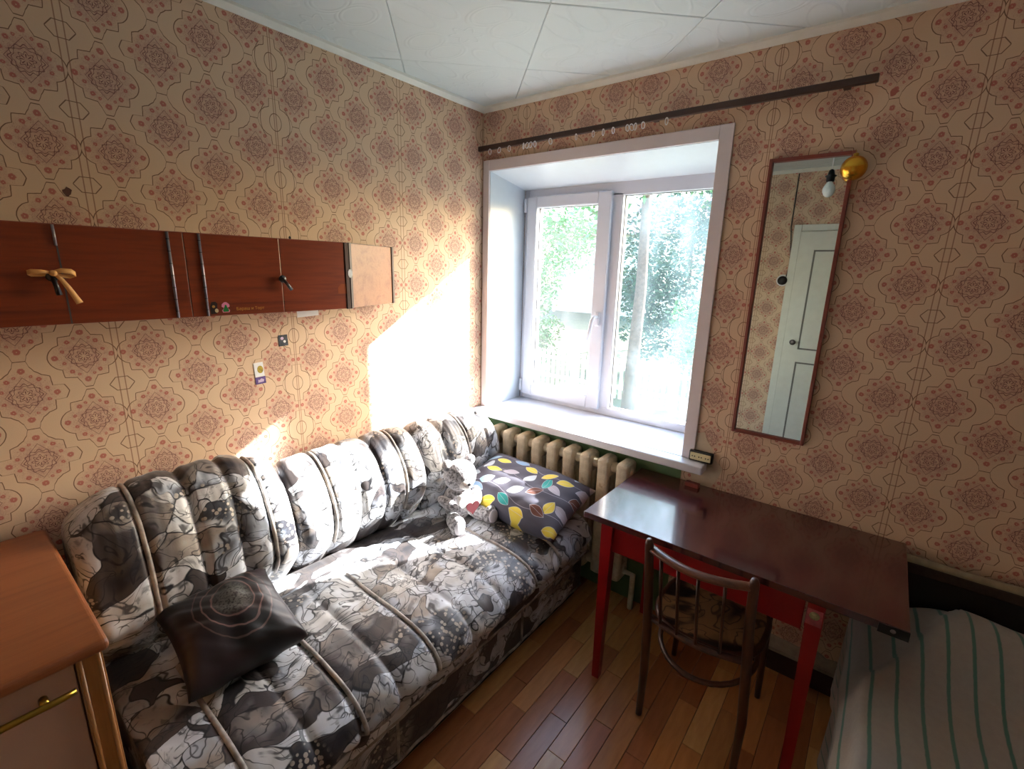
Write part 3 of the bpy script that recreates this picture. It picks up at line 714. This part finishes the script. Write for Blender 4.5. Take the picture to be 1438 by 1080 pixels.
sf = tag(empty('sofa', (0, 0, 0)), 'long puffy sofa in black, white and beige floral fabric with three back cushions', 'sofa')
seatp = [(.14, .37), (.12, .44), (.15, .495), (.30, .512), (.50, .512), (.68, .50), (.79, .475), (.845, .425), (.84, .38), (.78, .36), (.60, .355), (.35, .355)]
seams_seat = [-.25, -.43, -.61, -.80, -.97, -1.13, -1.27, -1.40, -1.52, -1.66]
st, SV, npf, spts, sc_ = puff('seat', seatp, -.135, -1.80, seams_seat, M['sofa'], sf, 200, 48, .015, .009, 14, .9, 1, None, .005)
def cord_on(V, npf, ny, y0, y1, y, ks, rad, name, par, mat, out=.003, c=None):
    j = (y-y0)/(y1-y0)*ny; j0 = int(j); pts = []
    for k in ks:
        p = np.array(V[j0*npf+(k % npf)]); d = np.array([p[0]-c[0], 0, p[2]-c[1]]); d /= np.linalg.norm(d)+1e-9; pts.append(p+d*out)
    return tube(name, pts, rad, mat, par, 8)
kx = sorted(range(npf), key=lambda k: spts[k][0])
top_ks = [k for k in range(npf) if spts[k][1] > .40 and spts[k][0] > .30]
for y in (-.43, -.61, -1.13, -1.40, -1.66):
    cord_on(SV, npf, 200, -.135, -1.80, y, top_ks, .0068, 'piping', st, M['piping'], .004, sc_)
def backprof(tx, tz): return [(.02, .44), (.015, .62), (.02, .80), (.045, tz-.03), (.10, tz), (.17, tz-.025), (.235, tz-.10), (.265+tx, .70), (.24+tx, .60), (.19, .50), (.12, .45)]
for (y0, y1, tx, tz, sm, cords, tf, sd) in (
    (-.128, -.635, .0, .905, [-.22, -.36, -.50], [-.36], lambda y: 1-.10*max(0, (y+.28)/.18)**2, 3),
    (-.645, -1.235, .01, .915, [-.76, -.87, -.98, -1.10], [-.76, -1.10], None, 5),
    (-1.245, -1.80, .02, .985, [-1.33, -1.42, -1.53, -1.66], [-1.33, -1.66], lambda y: 1-.09*max(0, (-1.62-y)/.18)**1.5-.09*max(0, (y+1.42)/.17)**1.5, 9)):
    bc, BV, bn, bp, bcn = puff('back_cushion', backprof(tx, tz), y0, y1, sm, M['sofa'], sf, 110, 44, .017, .011, 9, .80, sd, tf, .006, 0)
    ks = [k for k in range(bn) if bp[k][0] > .06 and bp[k][1] > .56]
    ks = sorted(ks, key=lambda k: -math.atan2(bp[k][1]-bcn[1], bp[k][0]-bcn[0]))
    for y in cords: cord_on(BV, bn, 110, y0, y1, y, ks, .0068, 'piping', bc, M['piping'], .004, bcn)
# upholstered base: rail, skirt, dark toe space
bm = bmesh.new(); bm_box(bm, (.06, -1.80, .30), (.815, -.14, .365), .022, 4); from_bm('front_rail', bm, M['sofa'], sf, False)
bm = bmesh.new(); bm_box(bm, (.06, -1.795, .10), (.782, -.13, .305), .012, 3); from_bm('base', bm, M['sofa'], sf, False)
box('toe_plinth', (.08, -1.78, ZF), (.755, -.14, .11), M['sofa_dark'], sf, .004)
tube('piping', [(.806, -1.795+.0167*k, .303+.002*math.sin(k*1.3)) for k in range(101)], .0075, M['piping'], sf, 6)
tube('piping', [(.783, -1.79+.0167*k, .115+.003*math.sin(k*.9)) for k in range(100)], .006, M['piping'], sf, 6)
for y in (-.62, -1.25): tube('piping', [(.786, y, .29), (.787, y, .21), (.785, y, .12)], .005, M['piping'], sf, 6)

# ---------------------------------------------------------------- cushions
def cushion(name, w, l, t, mat, label, cat, loc, rot, seed, pinch=.10):
    N = 36; V = []; F = []
    for side in (1, -1):
        for i in range(N+1):
            for j in range(N+1):
                a = 2*i/N-1; b = 2*j/N-1
                px = a*w/2*(1-pinch*(1-abs(a))*0-pinch*.6*(1-b*b)*abs(a)**3); py = b*l/2*(1-pinch*.6*(1-a*a)*abs(b)**3)
                h = t/2*((1-abs(a)**2.6)*(1-abs(b)**2.6))**.45
                h *= 1+.12*fbm(a*3+seed, b*3, seed); 
                V.append((px, py, side*h+(.006*fbm(a*6, b*6, seed) if h > .004 else 0)))
    n = N+1
    for s_ in (0, 1):
        for i in range(N):
            for j in range(N):
                q = [s_*n*n+i*n+j, s_*n*n+(i+1)*n+j, s_*n*n+(i+1)*n+j+1, s_*n*n+i*n+j+1]; F.append(tuple(q if s_ == 0 else q[::-1]))
    o = pyd(name, V, F, mat, None, True); bm = bmesh.new(); bm.from_mesh(o.data); bmesh.ops.remove_doubles(bm, verts=bm.verts, dist=.0008); bm.to_mesh(o.data); bm.free()
    for p in o.data.polygons: p.use_smooth = True
    o.location = loc; o.rotation_euler = rot; tag(o, label, cat); return o
cushion('pillow', .59, .38, .17, M['pillow'], 'grey pillow printed with coloured leaves propped against the radiator', 'pillow', (.535, -.318, .590), (.24, .05, .03), 2)
cushion('satin_cushion', .32, .30, .17, M['cushion'], 'dark brown satin cushion lying on the floral sofa seat', 'cushion', (.425, -1.535, .597), (.03, .20, -.08), 5, .16)

# ---------------------------------------------------------------- teddy bear
tb = tag(empty('teddy_bear', (.365, -.560, .506), math.radians(-14)), 'grey and white plush teddy bear with a heart sitting on the sofa', 'soft toy')
ellipsoid('body', (0, 0, .060), (.052, .056, .066), M['plush'], tb, 24, 16)
hd = ellipsoid('head', (.012, 0, .165), (.054, .058, .055), M['plush'], tb, 28, 20)
ellipsoid('muzzle', (.056, -.004, .150), (.024, .026, .020), M['plush_light'], hd, 16, 12)
ellipsoid('nose', (.079, -.004, .156), (.005, .007, .005), M['black_plastic'], hd, 10, 8)
for s_ in (-1, 1):
    ellipsoid('ear', (.004, s_*.046, .208), (.012, .020, .020), M['plush'], hd, 14, 10)
    ellipsoid('eye', (.055, s_*.018-.003, .176), (.004, .004, .004), M['black_plastic'], hd, 8, 6)
    ellipsoid('arm', (.030, s_*.058, .080), (.044, .019, .019), M['plush'], tb, 16, 12, Matrix.Rotation(s_*-.5, 3, 'Z') @ Matrix.Rotation(.35, 3, 'Y'))
    lg = ellipsoid('leg', (.060, s_*.052, .026), (.052, .026, .026), M['plush'], tb, 16, 12, Matrix.Rotation(s_*.30, 3, 'Z'))
    ellipsoid('foot', (.104, s_*.066, .034), (.018, .028, .034), M['plush'], lg, 14, 12); ellipsoid('foot_pad', (.119, s_*.068, .034), (.006, .019, .025), M['pad'], lg, 12, 10)
def heart_poly(k): return [(k*.0625*(16*math.sin(t)**3), k*.0625*(13*math.cos(t)-5*math.cos(2*t)-2*math.cos(3*t)-math.cos(4*t))) for t in [2*PI*i/26 for i in range(26)]]
hp = slab('heart', heart_poly(.046), .020, M['plush_light'], tb, 'x', .066, 1); hp.location = (0, -.002, .092); bv = hp.modifiers.new('b', 'BEVEL'); bv.width = .009; bv.segments = 3
hq = slab('heart_patch', heart_poly(.026), .004, M['heart'], hp, 'x', .085, 1); hq.location = (0, .006, -.018)

tb.scale = (1.28, 1.28, 1.28)
# ---------------------------------------------------------------- table
tz = .745
tb_ = tag(empty('folding_table', (1.46, -.27, ZF)), 'dark mahogany table with red painted legs standing against the window wall', 'table')
def T(x, y, z): return (x-1.46, y+.27, z-ZF)
box('tabletop', T(.986, -.532, .722), T(1.926, -.010, .745), M['table_top'], tb_, .002)
ms = box('edge_fitting', T(1.862, -.5345, .716), T(1.9265, -.526, .743), M['black_plastic'], tb_, .001)
lathe('screw', [(.006, 0), (.005, -.002)], M['metal'], ms, 10, T(1.893, -.5345, .731), 'y')
for nm, lo, hi in (('apron', (1.09, -.512, .615), (1.70, -.492, .722)), ('apron', (1.09, -.055, .615), (1.70, -.035, .722)), ('apron', (1.067, -.49, .615), (1.087, -.06, .722)), ('apron', (1.705, -.49, .615), (1.725, -.06, .722))):
    box(nm, T(*lo), T(*hi), M['red_paint'], tb_, .002)
for x, y in ((1.081, -.508), (1.081, -.045), (1.728, -.508), (1.728, -.045)):
    sx = -1 if x < 1.4 else 1
    lg = tapered('leg', T(x-.004*sx*-1, y, ZF), (.0135, .0135), T(x, y, .722), (.0215, .0215), M['red_paint'], tb_)
    if x > 1.4 and y < -.3:
        box('worn_label', T(x-.021, y-.0228, .655), T(x+.018, y-.0212, .705), plain('worn_red_patch', '#A8525A', .6, var=.4, scale=60), lg, .0005)
        lathe('metal_seal', [(.013, 0), (.012, -.0015)], plain('dull_seal', '#9A946A', .5, .3, var=.6, scale=90), lg, 14, T(x-.001, y-.0226, .686), 'y')
box('leaf_bracket', T(1.74, -.30, .700), T(1.90, -.26, .7215), plain('orange_batten', '#9A4A22', .5, var=.1), tb_, .002)
p = at(972, 683, 2, tz); q_ = box('wooden_block', (-.028, -.012, 0), (.028, .012, .018), M['mirror_frame'], None, .002); q_.location = (p[0], p[1], tz); q_.rotation_euler = (0, 0, -.05)
tag(q_, 'small red-brown wooden block lying on the table below the socket', 'block')

# ---------------------------------------------------------------- chair
ch = tag(empty('chair', (1.435, -.40, ZF)), 'brown bentwood chair with a slatted back pushed under the table', 'chair')
def Cc(x, y, z): return (x-1.435, y+.40, z-ZF)
for s_, xf, xt in ((-1, 1.278, 1.281), (1, 1.598, 1.583)):
    tube('back_post', [Cc(xf, -.560, ZF), Cc(xf+.004, -.565, .25), Cc((xf+xt)/2, -.578, .46), Cc(xt, -.612, .64), Cc(xt, -.642, .785), Cc(xt, -.645, .80)], [.011, .0145, .0155, .0145, .0135, .009], M['chair_wood'], ch, 10)
    tube('front_leg', [Cc(1.44+s_*.160, -.205, ZF), Cc(1.44+s_*.155, -.21, .25), Cc(1.44+s_*.150, -.215, .45)], [.010, .0135, .0155], M['chair_wood'], ch, 10)
n_ = 14
def arc(xa, xb, y, bow, z): return [Cc(xa+(xb-xa)*k/n_, y-bow*math.sin(PI*k/n_), z) for k in range(n_+1)]
def arcy(x): t = (x-1.283)/(1.581-1.283); return .045*math.sin(PI*min(1, max(0, t)))
tube('top_rail', arc(1.283, 1.581, -.630, .045, .765), .017, M['chair_rail'], ch, 10, .62)
tube('lower_rail', arc(1.290, 1.586, -.572, .03, .475), .013, M['chair_wood'], ch, 10, .8)
for x in (1.325, 1.385, 1.445, 1.515): tube('slat', [Cc(x, -.572-arcy(x)*.66, .475), Cc(x, -.602-arcy(x)*.9, .62), Cc(x, -.630-arcy(x), .765)], .009, M['chair_wood'], ch, 8, .55)
seat = [(.165*math.copysign(abs(math.cos(a))**.7, math.cos(a)), .178*math.copysign(abs(math.sin(a))**.75, math.sin(a))) for a in [2*PI*k/32 for k in range(32)]]
o = slab('seat', [(a, b) for a, b in seat], .016, M['seat'], ch, 'z', 0, 1); o.location = Cc(1.438, -.385, .450)
V, F = tube_data([(a*1.02, b*1.02, .004) for a, b in seat+seat[:1]], .014, 8, False); pyd('seat_ring', V, F, M['chair_wood'], ch, True).location = Cc(1.438, -.385, .450)
V, F = tube_data([(.158*math.cos(a), .200*math.sin(a), 0) for a in [2*PI*k/32 for k in range(33)]], .009, 8, False); pyd('leg_hoop', V, F, M['chair_wood'], ch, True).location = Cc(1.438, -.385, .335)

# ---------------------------------------------------------------- bed with striped blanket
bd = tag(empty('bed', (2.3, -.95, ZF)), 'dark bed with a worn beige headboard rail beside the table', 'bed')
def Bd(x, y, z): return (x-2.3, y+.95, z-ZF)
hr = at(1275, 778, 1, -.05)[2]
box('headboard', Bd(1.872, -.060, ZF), Bd(2.80, -.030, hr-.045), M['bed_dark'], bd, .003)
V, F = tube_data([Bd(1.872+.93*k/20, -.046, hr-.018+.002*math.sin(k)) for k in range(21)], .018, 10, True, .8); pyd('headboard_rail', V, F, M['bed_rail'], bd, True)
box('headboard_band', Bd(1.872, -.066, hr-.055), Bd(2.80, -.026, hr-.020), M['bed_cloth'], bd, .004)
box('bed_frame', Bd(1.88, -1.90, .22), Bd(2.78, -.062, .33), M['bed_dark'], bd, .004)
for x, y in ((1.91, -.12), (2.74, -.12), (1.91, -1.86), (2.74, -1.86)): tapered('leg', Bd(x, y, ZF), (.02, .02), Bd(x, y, .221), (.025, .025), M['bed_dark'], bd)
mt_ = box('mattress', Bd(1.885, -1.88, .331), Bd(2.775, -.075, .485), plain('ticking', '#B8B2A6', .9), bd, .03, 4)
def sstep(t): t = min(1, max(0, t)); return t*t*(3-2*t)
NA, NB = 90, 90; V = []; UV = []; F = []
for j in range(NB+1):
    y = -.085-1.80*(j/NB)**1.15
    arc_l = 0; prevp = None
    for i in range(NA+1):
        a = i/NA*1.30
        mound = .115*math.exp(-((y+.17)/.17)**2)
        dl = sstep((a-.30)/.10)
        if a < .36:
            t = a/.36; x = 1.822+.012*math.sin(y*19)*(1-t)+.008*math.sin(y*47)*(1-t)*.5; z = .13+(.495+mound*.25-.13)*t
            if t > .80: x += .035*((t-.80)/.20)**2
        else:
            x = 1.857+(a-.36); z = .500+mound*(.25+.75*sstep((x-1.857)/.22))
            fold = (y+.50)-(x-1.83)*1.75
            z += .042*sstep(-fold/.04)*math.exp(-max(0, x-1.85)/.35)+.008*fbm(x*9, y*7, 2)
            if x > 2.70: z -= (x-2.70)*1.6
        V.append((x, y, z)); UV.append(((a+.02*fbm(y*3, a*2, 1))/.054, y))
n = NA+1
for j in range(NB):
    for i in range(NA): F.append((j*n+i, j*n+i+1, (j+1)*n+i+1, (j+1)*n+i))
bl = pyd('blanket', V, F, M['blanket'], None, True); uvl = bl.data.uv_layers.new(name='UVMap')
for lp in bl.data.loops: uvl.data[lp.index].uv = UV[lp.vertex_index]
md = bl.modifiers.new('th', 'SOLIDIFY'); md.thickness = .008; md.offset = 1
tag(bl, 'white blanket with thin green stripes spread over the bed', 'blanket')

# ---------------------------------------------------------------- chest in the near corner
dz = at(65, 740, 0, .02)[2]
dr = tag(empty('dresser', (.33, -2.09, ZF)), 'low wooden cabinet with orange-brown top and brass handle beside the sofa', 'cabinet')
def Dr(x, y, z): return (x-.33, y+2.09, z-ZF)
box('top_board', Dr(.022, -2.345, dz-.026), Dr(.650, -1.822, dz), M['dresser_top'], dr, .010, 4)
box('body', Dr(.025, -2.34, ZF), Dr(.605, -1.832, dz-.026), M['dresser_wood'], dr, .002)
st_ = box('stile', Dr(.605, -1.874, ZF+.05), Dr(.632, -1.833, dz-.027), M['dresser_wood'], dr, .002)
for y in (-1.868, -1.840): tube('moulding', [Dr(.632, y, ZF+.05), Dr(.632, y, dz-.03)], .004, M['dresser_wood'], st_, 8)
box('stile', Dr(.605, -2.34, ZF+.05), Dr(.632, -2.30, dz-.027), M['dresser_wood'], dr, .002)
dw = box('door', Dr(.606, -2.299, ZF+.06), Dr(.629, -1.876, dz-.030), M['dresser_front'], dr, .003)
tube('handle', [Dr(.629, -1.925, .809), Dr(.650, -1.925, .809)], .007, M['brass'], dw, 10); tube('handle', [Dr(.629, -2.16, .809), Dr(.650, -2.16, .809)], .007, M['brass'], dw, 10)
tube('handle_bar', [Dr(.652, -1.882, .809), Dr(.655, -1.90, .809), Dr(.655, -2.04, .809), Dr(.655, -2.20, .809)], [.006, .0065, .0065, .006], M['brass'], dw, 10)

# ---------------------------------------------------------------- behind the camera: door, wall switch, ceiling bulb (seen in the mirror)
dn = struct(empty('door_1', (1.5, YB, ZF)))
def Do(x, y, z): return (x-1.5, y-YB, z-ZF)
box('door_casing', Do(1.085, YB, ZF), Do(1.135, YB+.018, 1.985), M['door'], dn, .003); box('door_casing', Do(1.865, YB, ZF), Do(1.915, YB+.018, 1.985), M['door'], dn, .003); box('door_casing', Do(1.136, YB, 1.938), Do(1.864, YB+.018, 1.985), M['door'], dn, .003)
lf = box('door_leaf', Do(1.137, YB+.001, ZF+.01), Do(1.863, YB+.034, 1.935), M['door'], dn, .003)
for z0_, z1_ in ((.20, .95), (1.05, 1.80)):
    for lo, hi in (((1.24, z0_), (1.76, z0_+.012)), ((1.24, z1_-.012), (1.76, z1_)), ((1.24, z0_), (1.252, z1_)), ((1.748, z0_), (1.76, z1_))):
        box('panel_groove', Do(lo[0], YB+.0335, lo[1]), Do(hi[0], YB+.036, hi[1]), M['groove'], lf, 0)
lathe('door_knob', [(.008, .034), (.008, .055), (.02, .06), (.022, .072), (.012, .08)], M['metal'], lf, 14, Do(1.205, YB, 1.105), 'y')
sw = tag(empty('wall_outlet', (1.060, YB+.001, 1.571)), 'round black outlet on a white disc beside the white door', 'outlet')
lathe('backplate', [(.045, 0), (.045, .008), (.04, .01)], M['paper_white'], sw, 20, axis='y'); lathe('outlet', [(.034, .01), (.034, .026), (.028, .034)], M['black_plastic'], sw, 20, axis='y')
tube('cable', [(.02, .01, .03), (.03, .008, .10), (.024, .006, .22), (.0, .006, .40), (0, .006, .78)], .004, M['gasket'], sw, 6)
yb = 1.22; m0 = at(1165, 262, 1, 0); k_ = (1.959+yb)/1.959; bx, bz = 1.7444+(m0[0]-1.7444)*k_, 1.611+(m0[2]-1.611)*k_
bu = tag(empty('ceiling_bulb', (bx, -yb, bz)), 'bare white light bulb hanging on a black socket from the ceiling', 'lamp')
ellipsoid('bulb', (0, 0, -.015), (.030, .030, .042), M['bulb'], bu, 18, 14, None, lambda p: Vector((p[0]*(1-.35*max(0, p[2])), p[1]*(1-.35*max(0, p[2])), p[2])))
lathe('lamp_socket', [(.019, .022), (.020, .045), (.027, .047), (.027, .052), (.018, .055), (.012, .078), (.004, .084)], M['black_plastic'], bu, 16)
tube('cord', [(0, 0, .083), (0, 0, ZC-bz-.001)], .003, M['paper_white'], bu, 6)

# ---------------------------------------------------------------- outside
GZ = -.75
gr = pyd('ground', [(-40, .45, GZ), (30, .45, GZ), (30, 60, GZ), (-40, 60, GZ)], [(0, 1, 2, 3)], M['ground']); struct(gr)
def tree(name, loc, r, nleaf, mat, label, trunk=True, seed=0, size=.07, zc=2.0, squash=1.0):
    t = tag(empty(name, (loc[0], loc[1], GZ)), label, 'tree', 'trees outside the window'); rr = random.Random(seed)
    if trunk: tube('trunk', [(0, 0, 0), (.05, .02, zc*.5), (0, 0, zc+.3)], [.12, .09, .05], M['bark'], t, 8)
    cl = [(rr.uniform(-1, 1)*r*.65, rr.uniform(-1, 1)*r*.65, zc+rr.uniform(-.65, .65)*r*squash, r*rr.uniform(.25, .5)) for _ in range(26)]
    V = []; F = []
    for k in range(nleaf):
        c = rr.choice(cl); d = Vector((rr.gauss(0, 1), rr.gauss(0, 1), rr.gauss(0, 1))).normalized()*c[3]*rr.uniform(.4, 1)**.6
        p = Vector((c[0], c[1], c[2]))+d; a = Vector((rr.gauss(0, 1), rr.gauss(0, 1), rr.gauss(0, .6))).normalized(); b = a.cross(Vector((rr.gauss(0, 1), rr.gauss(0, 1), rr.gauss(0, 1)))).normalized()
        s_ = size*rr.uniform(.6, 1.3); i = len(V); V += [p-a*s_, p+b*s_*.45, p+a*s_, p-b*s_*.45]; F.append((i, i+1, i+2, i+3))
    o = pyd('foliage', V, F, mat, t); o['kind'] = 'stuff'; return t
tree('leafy_tree', (-1.3, 5.0), 1.5, 3800, M['leaf'][0], 'green leafy tree close outside the left window sash', True, 1, .06, 4.2, .8)
tree('leafy_tree', (-3.4, 13.6), 2.3, 4800, M['leaf'][1], 'dark leafy tree standing well behind the white picket fence', True, 2, .09, 3.6)
tree('leafy_tree', (-9.2, 13.5), 2.6, 5000, M['leaf'][2], 'pale green tree far out beyond the picket fence', True, 3, .10, 3.2)
tree('leafy_tree', (2.6, 15.0), 2.6, 5000, M['leaf'][0], 'broad green tree behind the dark leafy one outside', True, 8, .10, 3.4)
tree('tall_tree', (4.05, 7.4), 1.5, 2600, M['leaf'][0], 'tall tree beside the house with a high crown', True, 6, .08, 8.38, .8)
for k_, (bx_, by_, br_, bz_, lb_) in enumerate(((-7.2, 9.6, 1.3, 1.4, 'dense hedge shrub at the far end of the yard fence'), (-2.7, 9.4, 1.2, 1.5, 'dense dark shrub filling the gap behind the fence'), (1.4, 10.2, 1.3, 1.5, 'dense shrub below the broad green tree'))):
    tree('garden_shrub', (bx_, by_), br_, 5000, M['leaf'][k_ % 2], lb_, False, 20+k_, .07, bz_, 1.1)
tree('garden_bush', (-.9, 8.2), .9, 3600, M['leaf'][2], 'pale bush growing just behind the picket fence', False, 4, .06, 1.0)
tree('garden_bush', (-5.6, 7.6), 1.1, 3600, M['leaf'][0], 'rounded green bush beyond the fence outside', False, 5, .06, 1.1)
fe = tag(empty('picket_fence', (-2.4, 6.0, GZ)), 'low white picket fence in the yard outside the window', 'fence')
bm = bmesh.new(); bm_box(bm, (-.028, -.008, .05), (.028, .008, .78)); me_p = bpy.data.meshes.new('picket'); bm.to_mesh(me_p); bm.free(); me_p.materials.append(M['picket'])
for k in range(50):
    o = bpy.data.objects.new('picket', me_p); COL.objects.link(o); o.parent = fe; o.location = (-2.6+k*.115, -.02, 0)
for zz in (.22, .6): box('rail', (-2.7, -.01, zz), (3.2, .03, zz+.06), M['picket'], fe, 0)
for xx in (-2.6, -.6, 1.4, 3.1): box('post', (xx, .0, 0), (xx+.08, .08, .82), M['picket'], fe, .005)
ho = tag(empty('neighbour_house', (-9, 22, GZ)), 'pale house far behind the trees outside', 'building')
box('wall', (-5, 0, 0), (5, 6, 4.2), M['facade'], ho, 0); pyd('roof', [(-5.4, -.4, 4.2), (5.4, -.4, 4.2), (5.4, 6.4, 4.2), (-5.4, 6.4, 4.2), (-5.4, 3, 6.2), (5.4, 3, 6.2)], [(0, 1, 5, 4), (2, 3, 4, 5), (0, 4, 3), (1, 2, 5), (3, 2, 1, 0)], M['chair_rail'], ho)
for xx in (-3, 0, 3): f_ = box('window', (xx-.6, -.06, 1.5), (xx+.6, .05, 3.0), M['picket'], ho, .01); box('pane', (xx-.5, -.08, 1.6), (xx+.5, -.05, 2.9), M['glass'], f_, 0)

# ---------------------------------------------------------------- to metres
# text to mesh
dg = bpy.context.evaluated_depsgraph_get(); dg.update()
for o in list(bpy.data.objects):
    if o.type == 'FONT':
        me = bpy.data.meshes.new_from_object(o.evaluated_get(dg)); q = bpy.data.objects.new(o.name, me); COL.objects.link(q); q.parent = o.parent; q.location = o.location; q.rotation_euler = o.rotation_euler
        n_ = o.name; bpy.data.objects.remove(o); q.name = n_
for o in list(bpy.data.objects):
    if o.parent is None and o.type in ('MESH', 'EMPTY'):
        o.location = (Vector(o.location)-Vector((0, 0, ZF)))*S
        o.scale = tuple(v*S for v in o.scale)
bpy.context.view_layer.update()
